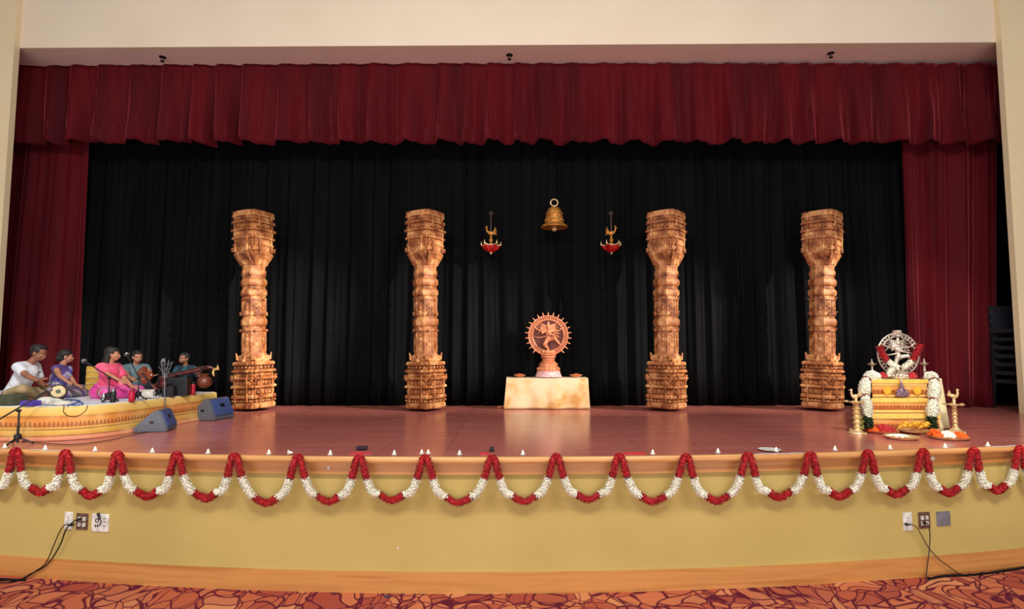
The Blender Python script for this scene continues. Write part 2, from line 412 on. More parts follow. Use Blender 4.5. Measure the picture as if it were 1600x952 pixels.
# side columns of the opening
pl = [at(22, 75, YC), at(-16, 640, YC)]; pr = [at(1565, 66, YC), at(1599, 600, YC)]
def colx(P, z): return P[0].x+(P[1].x-P[0].x)*(z-P[0].z)/(P[1].z-P[0].z)
print('columns', pl, pr, 'ZT', ZT, 'zf', zf(0))
mb = MB(); x0, x1 = colx(pl, 0), colx(pl, ZT); slab(mb, [(-12.5, ZC), (x0, ZC), (x1, ZT), (-12.5, ZT)], YC, YC+.10); structure('wall_left', mb, MT['cream2'])
mb = MB(); x0, x1 = colx(pr, 0), colx(pr, ZT); slab(mb, [(x0, ZC), (12.5, ZC), (12.5, ZT), (x1, ZT)], YC, YC+.10); structure('wall_right', mb, MT['cream2'])
mb = MB(); mb.box((0, 10.65, ZT/2), (21.2, .1, ZT)); structure('wall_back', mb, MT['dark'])
mb = MB(); mb.box((-10.2, 9.6, ZT/2), (.1, 2.2, ZT)); structure('wall_stage_left', mb, MT['dark'])
mb = MB(); mb.box((10.2, 9.6, ZT/2), (.1, 2.2, ZT)); structure('wall_stage_right', mb, MT['dark'])

# ------------------------------------------------------------------ curtains
def fold_fn(x0, x1, step, seed, amp):
    rnd = random.Random(seed); xs = [x0]
    while xs[-1] < x1: xs.append(xs[-1]+step*rnd.uniform(.7, 1.3)*(1.5 if len(xs) % 2 else .5))
    am = [amp*rnd.uniform(.35, 1.)*(1 if i % 2 else -1) for i in range(len(xs)+2)]
    def f(x):
        i = 0
        lo, hi = 0, len(xs)-1
        while hi-lo > 1:
            m = (lo+hi)//2
            if xs[m] <= x: lo = m
            else: hi = m
        t = min(1, max(0, (x-xs[lo])/(xs[lo+1]-xs[lo]))); t = t*t*(3-2*t)
        return am[lo]*(1-t)+am[lo+1]*t
    return f
def curtain(xa, xb, za, zb, Y, step, seed, amp, res=.03, nz=14, hem=0., xbot=None, topk=.5):
    f = fold_fn(-12, 12, step, seed, amp); g = fold_fn(-12, 12, step*.37, seed+1, amp*.35); nu = int(abs(xb-xa)/res)
    h = fold_fn(-12, 12, step*1.7, seed+2, hem) if hem else None
    xA, xB = xbot or (xa, xb)
    mb = MB()
    def fn(u, v):
        xt = xa+(xb-xa)*u; xo = xA+(xB-xA)*u; x = xt+(xo-xt)*v
        k = topk+(1-topk)*v; wob = .08*pnoise(Vector((xt*1.3, v*1.1, seed)))*v
        z = za+(zb-za)*v
        if h: z += h(xt)*v*v
        return Vector((x, Y+f(xt+wob)*k+g(xt+wob*1.5)*k, z))
    mb.grid(fn, nu, nz); return mb
zv = zf(0)+.02
bl = [at(138, 225, YB).x, at(121, 634, YB).x]; br_ = [at(1409, 220, YB).x, at(1422, 634, YB).x]
mb = curtain(bl[1]-.7, br_[1]+.9, zv-.05, ZS+.008, YB, .17, 11, .055, .028, 10, topk=.8)
props(part('stage_curtain', mb, MT['black'], thick=.006), 'wide black pleated backdrop curtain behind the four pillars', 'curtain')
zbot = at(800, 222, YV).z
mb = curtain(-8.6, 8.5, zv-.03, zbot, YV, .25, 5, .14, .022, 18, hem=.035, topk=.2)
val = props(part('valance', mb, MT['velvet'], thick=.01), 'short crimson velvet valance hanging across the top of the stage', 'curtain')
mb = curtain(-8.7, at(140, 225, YL).x, zbot+.5, ZS+.006, YL, .24, 21, .09, .024, 14, xbot=(-8.9, at(123, 636, YL).x), topk=.7)
props(part('stage_curtain', mb, MT['velvet'], thick=.008), 'tall crimson velvet side curtain at the left, behind the musicians', 'curtain')
mb = curtain(at(1408, 220, YL).x, 8.35, zbot+.5, ZS+.006, YL, .24, 33, .09, .024, 14, xbot=(at(1424, 636, YL).x, 7.97), topk=.7)
props(part('stage_curtain', mb, MT['velvet'], thick=.008), 'tall crimson velvet side curtain at the right, behind the flower-decked altar', 'curtain')
# sprinklers under the soffit
spr = None
for px, py, lb in ((254, 90, 'small dark ceiling sprinkler above the left part of the valance'), (796, 91, 'small dark ceiling sprinkler above the middle of the valance'), (1298, 84, 'small dark ceiling sprinkler above the right part of the valance')):
    X = at(px, py, YF+.3).x; zc = zf(X)
    if spr is None:
        spr = thing('ceiling_sprinkler', (X, YF+.3, zc), lb, 'sprinkler', 'ceiling sprinklers')
        part('escutcheon', MB().lathe([(.055, 0), (.05, -.008), (.02, -.012)]), MT['rubber'], spr, True)
        q = MB(); q.cone((0, 0, -.01), (0, 0, -.05), .012, .010); q.tube([(-.012, 0, -.03), (-.022, 0, -.05), (0, 0, -.072)], .004, 6); q.tube([(.012, 0, -.03), (.022, 0, -.05), (0, 0, -.072)], .004, 6)
        part('nozzle', q, MT['brown'], spr, True)
        part('deflector', MB().lathe([(.03, -.070), (.032, -.076), (.005, -.078)], n=14), MT['rubber'], spr, True)
    else:
        c = copy_tree(spr); c.location = (X, YF+.3, zc); props(c, lb)

# ------------------------------------------------------------------ carved pillars
YP = 8.86
def zp(py, px=396, Y=YP): return at(px, py, Y).z-ZS
def ratha(a, k=.07, c=.86, w=.5):
    """square plan with a projecting middle on each side and notched corners"""
    p = []
    for q in range(4):
        R = Matrix.Rotation(q*PI/2, 2)
        for x, y in ((-c*a, -c*a), (-c*a, -a), (-w*a, -a), (-w*a, -a*(1+k)), (w*a, -a*(1+k)), (w*a, -a), (c*a, -a)): p.append(R @ Vector((x, y)))
    return [(v.x, v.y) for v in p]
def octo(a, k=.42):
    p = []
    for q in range(4):
        R = Matrix.Rotation(q*PI/2, 2)
        for x, y in ((-k*a, -a), (k*a, -a)): p.append(R @ Vector((x, y)))
    return [(v.x, v.y) for v in p]
def stack(mb, levels, plan):
    for (z0, a0, z1, a1) in levels: mb.prism(plan(a0), z0, z1, plan(a1))
def around(mb, fn, k=4, off=0.):
    for q in range(k):
        m = Matrix.Rotation(off+q*2*PI/k, 4, 'Z'); t = MB(); fn(t); t.xf(m)
        me = bpy.data.meshes.new('tmp'); t.b.to_mesh(me); t.b.free(); mb.b.from_mesh(me); bpy.data.meshes.remove(me)
def make_pillar(root):
    R45 = Matrix.Rotation(math.radians(45+10), 4, 'Z')
    # base block: many stepped slabs
    mb = MB(); H = zp(566)
    edges = [(637, 628, .236), (628, 622, .222), (622, 616, .245), (616, 606, .228), (606, 601, .250), (601, 593, .232), (593, 588, .256), (588, 582, .232), (582, 577, .246), (577, 571, .208), (571, 565, .232), (565, 560, .196), (560, 555, .168)]
    for i_, (y0, y1, a) in enumerate(edges):
        if i_ % 2 and i_ < 12: a -= .016
        z0, z1 = max(0, zp(y0)), zp(y1); h = z1-z0
        mb.prism(ratha(a*.94), z0, z0+h*.2, ratha(a)); mb.prism(ratha(a), z0+h*.2, z0+h*.72); mb.prism(ratha(a), z0+h*.72, z1, ratha(a*.93))
    def orn(t):
        for i in range(-2, 3):
            for y0 in (611, 597.5): t.box((i*.072, -.236, zp(y0)), (.038, .03, .06), bevel=.006)
            t.sph((i*.075, -.226, zp(574)), (.022, .02, .028), 1)
        for s in (-1, 1):
            t.box((s*.118, -.25, zp(606)), (.018, .03, .42)); t.box((s*.2, -.232, zp(590)), (.03, .03, .10), rot=(0, s*.3, 0), bevel=.004)
            t.cone((s*.15, -.175, zp(562)), (s*.17, -.19, zp(551)), .026, .006, 6)
        t.sph((0, -.205, zp(565)), (.035, .03, .05), 2); t.cone((0, -.17, zp(561)), (0, -.165, zp(548)), .04, .006, 6)
        for i in range(7): t.box((-.18+i*.06, -.243, zp(625)), (.03, .02, .03), bevel=.004)
    around(mb, orn); mb.xf(R45); part('base', mb, MT['carved'], root, True, smooth=False)
    # shaft: octagonal panels between cushion rings
    mb = MB(); R = Matrix.Rotation(math.radians(20), 4, 'Z')
    lv = [(556, .176, 552, .176), (552, .165, 518, .162), (518, .178, 515, .178), (515, .160, 511, .160), (497, .160, 493, .165), (493, .180, 490, .180), (490, .162, 470, .162), (470, .178, 467, .176), (467, .160, 464, .160), (452, .160, 449, .160), (436, .16, 432, .160), (432, .172, 424, .172), (424, .158, 415, .166), (415, .176, 408, .180)]
    for y0, a0, y1, a1 in lv: mb.prism(octo(a0), zp(y0), zp(y1), octo(a1))
    for y0, y1 in ((511, 497), (464, 452), (449, 436)):
        z0, z1 = zp(y0), zp(y1)
        for i in range(6):
            t0, t1 = i/6, (i+1)/6; r = lambda t: .158+.026*math.sin(PI*t)**.6 if 0 < t < 1 else .158
            mb.prism(octo(r(t0), .5), z0+(z1-z0)*t0, z0+(z1-z0)*t1, octo(r(t1), .5))
    def orn2(t):
        for ya, yb in ((550, 520), (489, 471)):
            za, zb = zp(ya), zp(yb)
            for s in (-1, 1): t.box((s*.062, -.166, (za+zb)/2), (.014, .014, zb-za))
            n = int((zb-za)/.045)
            for i in range(n):
                z = za+.03+i*(zb-za-.04)/n
                t.sph((.022*(1 if i % 2 else -1), -.163, z), (.02, .014, .017), 1); t.box((-.0, -.166, z+.018), (.09, .01, .006))
        t.sph((0, -.19, zp(517)), (.03, .025, .03), 1); t.cone((0, -.178, zp(493)), (0, -.2, zp(488)), .03, .01, 6)
    around(mb, orn2)
    def orn3(t):
        for y in (516, 491, 469): t.cone((0, -.165, zp(y)), (0, -.215, zp(y-4)), .02, .005, 6)
        for ya, yb in ((540, 520), (486, 472)):
            z = zp(yb)-.05; t.sph((0, -.17, z), (.022, .02, .03), 1); t.sph((0, -.17, z-.06), (.028, .022, .05), 1); t.sph((0, -.17, z-.13), (.018, .018, .05), 1)
        for i in range(-1, 2): t.sph((i*.05, -.168, zp(428)), (.022, .018, .03), 1)
    around(mb, orn3, 4, PI/4); mb.xf(R); part('shaft', mb, MT['carved'], root, True, smooth=False)
    # capital: corbels flaring to a heavy block
    mb = MB()
    edges = [(416, 409, .150, .176), (409, 404, .176, .200), (404, 399, .200, .222), (399, 386, .212, .216), (386, 383, .226, .226), (383, 376, .226, .226), (376, 373, .240, .240), (373, 364, .230, .238), (364, 361, .250, .250), (361, 352, .228, .228), (352, 348, .242, .242), (348, 342, .226, .226), (342, 339, .236, .236), (339, 333.4, .230, .230)]
    for i_, (y0, y1, a0, a1) in enumerate(edges):
        if i_ in (5, 7, 9, 11): a0 -= .014; a1 -= .014
        mb.prism(ratha(a0), zp(y0), zp(y1), ratha(a1))
    def orn4(t):
        for s in (-1, 1):
            t.cone((s*.10, -.205, zp(400)), (s*.12, -.16, zp(414)), .03, .008, 6); t.box((s*.12, -.248, zp(366)), (.016, .024, .62)); t.box((s*.2, -.222, zp(392)), (.05, .02, .07), bevel=.006)
            t.cone((s*.19, -.19, zp(398)), (s*.17, -.17, zp(408)), .03, .008, 6)
        for i in range(-2, 3):
            t.box((i*.07, -.238, zp(368.5)), (.04, .03, .055), bevel=.006); t.box((i*.07, -.238, zp(356.5)), (.042, .03, .05), bevel=.006); t.box((i*.07, -.232, zp(345)), (.036, .03, .034), bevel=.004)
            t.sph((i*.075, -.226, zp(392)), (.026, .02, .04), 1)
        t.sph((0, -.2, zp(402)), (.04, .03, .05), 1)
    around(mb, orn4); mb.xf(R45); part('capital', mb, MT['carved'], root, True, smooth=False)
plabels = [(397, 396.5, 'tall carved sandstone temple pillar nearest the musicians, leftmost of four'), (665.5, 664.5, 'tall carved sandstone temple pillar second from left, left of the draped table'),
           (1041.5, 1040.5, 'tall carved sandstone temple pillar just right of the draped table'), (1285, 1284, 'tall carved sandstone temple pillar nearest the flower-decked altar, rightmost of four')]
proto = None
for pb, pt, lb in plabels:
    B = at(pb, 637, YP); T = at(pt, 334, YP); tilt = math.atan2(T.x-B.x, T.z-B.z)
    if proto is None:
        proto = thing('carved_pillar', (B.x, YP, ZS), lb, 'pillar', 'carved temple pillars on the stage'); make_pillar(proto); o = proto
    else:
        o = copy_tree(proto); o.location = (B.x, YP, ZS); props(o, lb)
    o.rotation_mode = 'ZYX'; o.rotation_euler = (0, tilt, -.55*math.atan2(B.x, YP))

# ------------------------------------------------------------------ hanging bell and lamps
def hx(px, py, Y=9.22): return at(px, py, Y)
c = hx(866, 335); s = 9.22/F
root = thing('temple_bell', (c.x, 9.22, hx(866, 356).z), 'large brass temple bell with ring handle hanging above the draped table', 'bell')
z0 = 0
prof = [(20.8, 0), (21.3, 1.2), (20.3, 3), (17.2, 5), (15.2, 6.5), (14.6, 9), (13.2, 14), (12.4, 18), (12.3, 20), (14, 21.2), (14, 22.6), (12.2, 23.6), (11.2, 27), (9, 31), (5, 33.2), (2, 34), (0, 34)]
mb = MB(); mb.lathe([(r*s, z*s) for r, z in prof], n=40)
mb.torus((0, 0, 6.6*s), 15.1*s, .5*s, (0, 0, 1), 40, 6); mb.torus((0, 0, 8.4*s), 14.7*s, .4*s, (0, 0, 1), 40, 6)
part('bell_body', mb, MT['brass'], root, True)
mb = MB()
for k in range(16):
    a = 2*PI*k/16; mb.sph((13.8*s*math.cos(a), 13.8*s*math.sin(a), 12*s), (1.6*s, 1.6*s, 2.6*s), 1); mb.sph((12.5*s*math.cos(a+.2), 12.5*s*math.sin(a+.2), 17*s), (1.1*s, 1.1*s, 1.4*s), 1)
part('relief_band', mb, MT['brass'], root, True)
mb = MB(); mb.cone((0, 0, 3*s), (0, 0, -2*s), 1*s, 1*s); mb.sph((0, 0, -2.5*s), (4.4*s, 4.4*s, 3.6*s), 3); part('clapper', mb, MT['brass2'], root, True)
mb = MB(); mb.cone((0, 0, 33*s), (0, 0, 36*s), 2*s, 1.4*s); mb.torus((0, 0, 40.3*s), 5.6*s, 1.1*s); part('ring_handle', mb, MT['brass2'], root, True)
mb = MB(); mb.tube([(0, 0, 45.6*s), (0, 0, zf(0)-root.location.z)], .0014, 6); part('hanging_wire', mb, MT['rubber'], root, True)

def hanging_lamp(px, lb, flip):
    root = thing('hanging_oil_lamp', (hx(px, 396).x, 9.22, hx(px, 396).z), lb, 'hanging lamp', 'hanging bird lamps')
    P = lambda x, z, y=0.: Vector((x*s*flip, y*s, z*s))
    # bowl with pointed spouts
    mb = MB(); nsp = 5; n = 60
    def rad(a, k): return (6.5+7.5*max(0, math.cos(nsp*a/1.0))**6)*k
    prof = [(.12, 1), (.35, 2.6), (.72, 6), (.97, 11), (1.03, 12.6), (.9, 12.8), (.8, 11.6), (.1, 11)]
    def fn(u, v):
        a = 2*PI*u+PI*.5; i = v*(len(prof)-1); j = min(int(i), len(prof)-2); t = i-j
        k = prof[j][0]*(1-t)+prof[j+1][0]*t; z = prof[j][1]*(1-t)+prof[j+1][1]*t
        ext = max(0, math.cos(nsp*(a-PI/2)/1.0))**4*k
        r = 9.5*k+7*ext; return Vector((r*math.cos(a)*s, r*math.sin(a)*s*.9, (z+1.6*ext)*s))
    mb.grid(fn, n, 21, True); part('lamp_bowl', mb, MT['redglass'], root, True)
    mb = MB(); rim = []
    for k in range(n): p = fn(k/n, 4/7); rim.append(p)
    mb.tube(rim, .75*s, 6, True); mb.sph(P(0, .4), 1.8*s, 2); mb.cone(P(0, 0), P(0, -2.4), 1.2*s, .2*s)
    part('rim', mb, MT['brass2'], root, True)
    for k in range(nsp):
        a = PI/2+2*PI*k/nsp; p = Vector((16.2*s*math.cos(a), 14.6*s*math.sin(a), 13.2*s))
        q = MB(); q.cone(p, p+Vector((0, 0, 2*s)), 1.5*s, 1.1*s, 10); q.cone(p+Vector((0, 0, 2*s)), p+Vector((0, 0, 6.5*s)), 1.1*s, .15*s, 8); part('spout', q, MT['brass2'], root, True)
    mb = MB(); mb.lathe([(2*s, 10*s), (2.6*s, 12*s), (1.4*s, 15*s), (3*s, 19*s), (3.6*s, 21*s), (1.8*s, 24*s), (1.2*s, 28*s), (2.4*s, 29*s)], n=16); part('stem', mb, MT['brass'], root, True)
    # bird: body, neck, head with beak, wing and tail
    mb = MB(); mb.sph(P(0, 32), (5.2*s, 3*s, 3.6*s), 2, rot=(0, .3*flip, 0)); mb.chain([P(-3.6, 33), P(-6.4, 36), P(-6.6, 40)], [2.2*s, 1.3*s, 1.1*s]); mb.sph(P(-6.8, 41.4), 1.7*s, 2); mb.cone(P(-7.8, 41.4), P(-10.4, 40.4), .8*s, .1*s, 8)
    mb.cone(P(-6.6, 42.5), P(-5.8, 45), .7*s, .1*s, 6)
    part('bird', mb, MT['brass'], root, True)
    mb = MB()
    for i in range(5): mb.cone(P(3.2, 32.5), P(8.5+.5*i-abs(i-2)*.5, 42-3.2*i), 1.1*s, .5*s, 8)
    part('tail', mb, MT['brass'], root, True)
    mb = MB(); mb.cone(P(0, 34), P(0, 62), .8*s, .6*s); mb.torus(P(0, 64.4), 2.3*s, .55*s, n=20, m=6); part('rod', mb, MT['brown'], root, True)
    mb = MB(); mb.tube([(0, 0, 66.6*s), (0, 0, zf(0)-root.location.z)], .0014, 6); part('hanging_wire', mb, MT['rubber'], root, True)
hanging_lamp(767, 'red and brass hanging bird lamp left of the bell', 1)
hanging_lamp(955.5, 'red and brass hanging bird lamp right of the bell', -1)

# ------------------------------------------------------------------ draped table with the bronze dancing figure
YT = 9.0
def remesh(mb, name, mat, parent=None, local=True, voxel=.006, smooth=2, label=None, thick=0):
    o = part(name, mb, mat, parent, local)
    m = o.modifiers.new('r', 'REMESH'); m.mode = 'VOXEL'; m.voxel_size = voxel; m.use_smooth_shade = True
    if smooth: sm = o.modifiers.new('s', 'SMOOTH'); sm.factor = .5; sm.iterations = smooth
    dg = bpy.context.evaluated_depsgraph_get(); me = bpy.data.meshes.new_from_object(o.evaluated_get(dg))
    old = o.data; o.modifiers.clear(); o.data = me; bpy.data.meshes.remove(old)
    me.materials.clear(); me.materials.append(mat); me.polygons.foreach_set('use_smooth', [True]*len(me.polygons))
    if label: o['label'] = label
    return o
A = at(791, 591, YT); Bt = at(917.5, 591, YT); zt = A.z
k = NT('gold_tissue_cloth'); tc = k.n('ShaderNodeTexCoord'); nz = k.n('ShaderNodeTexNoise', Scale=3.2, Detail=8., Distortion=.3); k.l(tc.outputs['Object'], nz.inputs['Vector'])
k.l(k.ramp(nz.outputs[0], [(.40, lin((236, 210, 170))), (.54, lin((228, 190, 134))), (.66, lin((206, 150, 82)))]), k.b.inputs['Base Color']); k.b.inputs['Roughness'].default_value = .45; k.b.inputs['Sheen Weight'].default_value = .3
nz2 = k.n('ShaderNodeTexNoise', Scale=90.); k.l(tc.outputs['Object'], nz2.inputs['Vector']); k.bump(nz2.outputs[0], .2, .004); MT['goldcloth'] = k.m
cx = (A.x+Bt.x)/2; hw = (Bt.x-A.x)/2; dp = .38; hgt = zt-ZS
root = thing('altar_table', (cx, YT+dp/2, ZS), 'low table hidden under a pale gold cloth, centre of the stage', 'table')
mb = MB(); mb.box((0, 0, hgt-.03), (2*hw-.04, dp-.04, .04), bevel=.004); part('tabletop', mb, MT['maple'], root, True)
for sx in (-1, 1):
    for sy in (-1, 1): part('leg', MB().box((sx*(hw-.08), sy*(dp/2-.06), (hgt-.05)/2), (.05, .05, hgt-.05), bevel=.004), MT['maple'], root, True)
mb = MB(); b = mb.b
def perim(t):
    L = [2*hw, dp, 2*hw, dp]; T = sum(L); d = t*T; P4 = [(-hw, -dp/2), (hw, -dp/2), (hw, dp/2), (-hw, dp/2)]
    for i in range(4):
        if d <= L[i] or i == 3:
            u = min(1, d/L[i]); a = P4[i]; c = P4[(i+1) % 4]; return a[0]+(c[0]-a[0])*u, a[1]+(c[1]-a[1])*u
        d -= L[i]
NN = 220; rings = []
for j in range(13):
    v = j/12; ring = []
    for i in range(NN):
        x, y = perim(i/NN); d = Vector((x/hw, y/(dp/2))); n = Vector((x*.35, y)).normalized()
        corner = max(0, (abs(x)/hw+abs(y)/(dp/2))-1.55)
        wv = .016*pnoise(Vector((x*5, y*5, 3)))*v + (.018*math.sin(x*9+1)+.012*math.sin(x*21+y*9))*v*(.7+corner*2)
        o_ = .006+.012*v**1.3+wv+corner*.02*v
        zz = hgt+.004-(hgt-.008)*v
        if y < 0: zz += .012*max(0, pnoise(Vector((x*3, 0, 8))))*v
        ring.append(b.verts.new((x+n.x*o_+math.copysign(.004*v, x)*(abs(x)/hw)**3, y+n.y*o_, max(.006, zz))))
    rings.append(ring)
for r0, r1 in zip(rings, rings[1:]):
    for i in range(NN): b.faces.new((r0[i], r1[i], r1[(i+1) % NN], r0[(i+1) % NN]))
b.faces.new(rings[0])
o = part('tablecloth', mb, MT['goldcloth'], None, thick=.004)
o.location = (cx, YT+dp/2, ZS+.006); props(o, 'pale gold crinkled cloth draped over the low centre table', 'tablecloth')
TOP = ZS+hgt+.012
# plates on the table
def heap(mb, c, rx, ry, h, n, r, rnd):
    for i in range(n):
        a = rnd.uniform(0, 2*PI); q = math.sqrt(rnd.random()); mb.sph((c[0]+q*rx*math.cos(a), c[1]+q*ry*math.sin(a), c[2]+h*(1-q*q)*rnd.uniform(.6, 1.)), (r*rnd.uniform(.7, 1.2), r*rnd.uniform(.7, 1.2), r*rnd.uniform(.5, .8)), 1)
for px, side in ((812, 'left'), (900, 'right')):
    p = at(px, 588, 9.16)
    r = .098 if side == 'left' else .108
    root = thing('offering_plate', (p.x, 9.16, TOP), 'shallow reddish copper plate on the '+side+' end of the gold-draped table', 'plate', 'copper plates on the gold-draped table')
    part('plate', MB().lathe([(r*.5, 0), (r*.55, .004), (r*.92, .022), (r, .034), (r*.96, .036), (r*.5, .012), (.01, .01)], n=32), MT['copper'], root, True)
    mb = MB(); heap(mb, (0, 0, .028), r*.6, r*.6, .02, 40, .018, random.Random(px)); part('petals', mb, M('dried_petals', (214, 120, 84), .8, 0, (180, 86, 60), 40.), root, True)
mb = MB(); heap(mb, (0, 0, .008), .06, .05, .012, 26, .02, random.Random(5))
o = part('flower_petals', mb, MT['copper']); p = at(783, 634, 9.2); o.location = (p.x, 9.2, ZS); props(o, 'small heap of reddish petals on the stage left of the draped table', 'petals', kind='stuff')

def dancer(mb, S, cx=0., cy=0., cz=0., t=1.):
    """dancing four-armed figure, one leg lifted across; S = scale of a unit 1.0 tall figure"""
    P = lambda x, z, y=0.: Vector((cx+x*S, cy+y*S, cz+z*S))
    k = S*t
    mb.chain([P(.02, .40), P(-.02, .50), P(0, .62), P(0, .70)], [.085*k, .062*k, .095*k, .05*k])            # torso
    mb.sph(P(0, .80), (.062*k, .062*k, .078*k), 2); mb.chain([P(0, .86), P(0, .93), P(0, 1.0)], [.055*k, .04*k, .015*k])   # head, tall crown
    mb.sph(P(0, .795, -.06), (.014*k, .016*k, .02*k), 1)
    mb.chain([P(-.02, .40), P(-.13, .24, -.06), P(-.02, .10), P(0, .03)], [.075*k, .058*k, .036*k, .03*k]); mb.cap(P(0, .03), P(-.06, .02, -.06), .026*k, .018*k)   # bent standing leg
    mb.chain([P(.05, .41), P(.20, .44, -.10), P(.34, .27, -.10), P(.36, .25, -.12)], [.075*k, .055*k, .034*k, .026*k]); mb.cap(P(.36, .25, -.12), P(.40, .20, -.14), .024*k, .014*k)  # lifted leg
    mb.chain([P(-.09, .67), P(-.20, .60, -.04), P(-.24, .74, -.08), P(-.24, .79, -.08)], [.042*k, .03*k, .022*k, .02*k])    # raised front hand
    mb.chain([P(.09, .67), P(.02, .57, -.10), P(.26, .52, -.12), P(.33, .47, -.12)], [.042*k, .03*k, .022*k, .016*k])       # arm crossing the body
    mb.chain([P(-.09, .68), P(-.22, .66, .02), P(-.38, .73, .0), P(-.42, .78, .0)], [.038*k, .027*k, .02*k, .026*k])        # rear arms
    mb.chain([P(.09, .68), P(.22, .66, .02), P(.38, .70, .0), P(.42, .76, .0)], [.038*k, .027*k, .02*k, .026*k])
    mb.chain([P(-.05, .50), P(-.22, .47, .03), P(-.38, .46, .03), P(-.46, .50, .03)], [.03*k, .022*k, .018*k, .01*k])       # flying sash
    mb.chain([P(.04, .56), P(.22, .60, .03), P(.36, .58, .03)], [.02*k, .018*k, .012*k])
    for sgn in (-1, 1):                                                                                       # streaming locks
        for i in range(5):
            z = .86-.035*i; mb.chain([P(sgn*.04, z), P(sgn*.20, z+.05-.01*i, .03), P(sgn*(.40-.015*i), z+.09-.055*i, .03)], [.014*k, .015*k, .011*k])
def halo(root, R, c, mat, nf, fl, wd, thick, part_name='halo_ring', gap=.32):
    cx_, cz_ = c; mb = MB(); y = 0
    # open ring; foot of the ring rests on the pedestal
    for rr, tr in ((R, thick), (R-wd, thick)): mb.torus((cx_, y, cz_), rr, tr, (0, 1, 0), 64, 8)
    n = nf*2
    for i in range(n):
        a = 2*PI*i/n; d = Vector((math.cos(a), 0, math.sin(a))); mb.cone(Vector((cx_, y, cz_))+d*(R-wd), Vector((cx_, y, cz_))+d*R, thick*.8, thick*.8, 6)
    ring = part(part_name, mb, mat, root, True)
    for i in range(nf):
        a = PI/2+2*PI*i/nf
        if abs(math.sin(a)+1) < .12: continue
        d = Vector((math.cos(a), 0, math.sin(a))); q = Vector((cx_, y, cz_))+d*R
        f = MB(); f.cap(q, q+d*fl*.55, thick*1.1, thick*.9, 8); f.cone(q+d*fl*.5, q+d*fl, thick*1.25, thick*.15, 8); part('flame', f, mat, ring, True)
    return ring
p = at(857, 592, 9.2); s = 9.2/F
root = thing('dancing_figure_statue', (p.x, 9.2, TOP), 'reddish bronze four-armed dancing figure inside a flaming ring on the gold-draped table', 'statue')
zc = (593-529)*s
rg = halo(root, 30.5*s, (0, zc), MT['copper'], 26, 6.5*s, 6.2*s, 1.0*s)
mb = MB(); mb.lathe([((30.5-6.2+2)*s, -.4*s), ((30.5-1.2)*s, -.4*s), ((30.5-1.2)*s, .9*s), ((30.5-6.2+1)*s, .9*s), ((30.5-6.2+1)*s, -.4*s)], (0, 0, zc), 64, (0, 1, 0)); 
b_ = MB(); n = 72
def ann(u, v):
    a = 2*PI*u; q = [(24.6, -.5), (29.9, -.5), (29.9, .7), (24.6, .7), (24.6, -.5)]; i = int(round(v*4)); r, y = q[i]; return Vector((r*s*math.cos(a), y*s, zc+r*s*math.sin(a)))
mb.b.free(); b_.grid(ann, n, 4, True); part('ring_band', b_, M('dark_bronze', (176, 92, 52), .5, .2, (120, 54, 28), 60., .3), root, True)
mb = MB(); mb.cone((0, .9*s, zc), (0, 1.9*s, zc), 25*s, 25*s, 48); part('back_plate', mb, M('maroon_back_plate', (104, 42, 30), .6, .1, (80, 30, 22), 20.), root, True)
mb = MB(); dancer(mb, 47*s, 0, -1.2*s, zc-25*s, 1.12); remesh(mb, 'figure', MT['copper'], root, voxel=.006, smooth=1)
mb = MB()
for z0_, z1_, r0_, r1_ in ((33, 38, 12, 8), (29, 33, 11, 11), (24, 29, 9.5, 9.5), (21, 24, 12, 10.5)):
    mb.lathe([(r0_*s, z0_*s), (r0_*s*1.04, (z0_+.5)*s), (r1_*s*1.04, (z1_-.6)*s), (r1_*s*.9, z1_*s)], n=28)
mb.sph((-8*s, 0, 38*s), (3*s, 3*s, 4*s), 2); mb.sph((7*s, 0, 38*s), (3*s, 3*s, 3.5*s), 2); mb.sph((0, -3*s, 38*s), (7*s, 3*s, 3*s), 2)
part('lotus_base', mb, MT['copper'], root, True)
mb = MB(); mb.lathe([(17*s, 8*s), (17.5*s, 9*s), (16.5*s, 14*s), (14.5*s, 16*s), (14.5*s, 20.6*s), (12*s, 21.2*s)], n=32)
for k in range(20): a = 2*PI*k/20; mb.sph((16*s*math.cos(a), 16*s*math.sin(a), 12*s), (2.4*s, 2.4*s, 3*s), 1)
part('pedestal', mb, MT['copper'], root, True)
mb = MB(); mb.lathe([(21*s, 0), (20.4*s, 1*s), (17.5*s, 8.6*s), (15*s, 9*s)], n=36)
rnd = random.Random(3)
part('cloth_skirt', mb, M('pink_printed_cloth', (248, 206, 196), .7, 0, (206, 130, 150), 34.), root, True)

# ------------------------------------------------------------------ garland swags along the lip
apex = [(-57, 703), (24, 705), (102, 708), (183, 710), (276, 711), (366, 713), (465, 715), (561, 716), (664, 716), (769, 716), (869, 714), (968, 714), (1072, 714), (1169, 712), (1267, 711), (1357, 708), (1443, 706), (1522, 704), (1594, 701), (1668, 699)]
lowy = [768, 770, 775, 776, 779, 786, 784, 782, 786, 784, 781, 784, 783, 777, 776, 773, 771, 767, 764]
ordn = ['first', 'second', 'third', 'fourth', 'fifth', 'sixth', 'seventh', 'eighth', 'ninth', 'tenth', 'eleventh', 'twelfth', 'thirteenth', 'fourteenth', 'fifteenth', 'sixteenth', 'seventeenth', 'eighteenth', 'nineteenth']
def crom(P, n):
    out = []
    for i in range(len(P)-1):
        p0 = P[max(i-1, 0)]; p1 = P[i]; p2 = P[i+1]; p3 = P[min(i+2, len(P)-1)]
        for j in range(n):
            t = j/n; out.append(tuple(.5*((2*b_)+(c_-a_)*t+(2*a_-5*b_+4*c_-d_)*t*t+(3*b_-a_-3*c_+d_)*t**3) for a_, b_, c_, d_ in zip(p0, p1, p2, p3)))
    out.append(P[-1]); return out
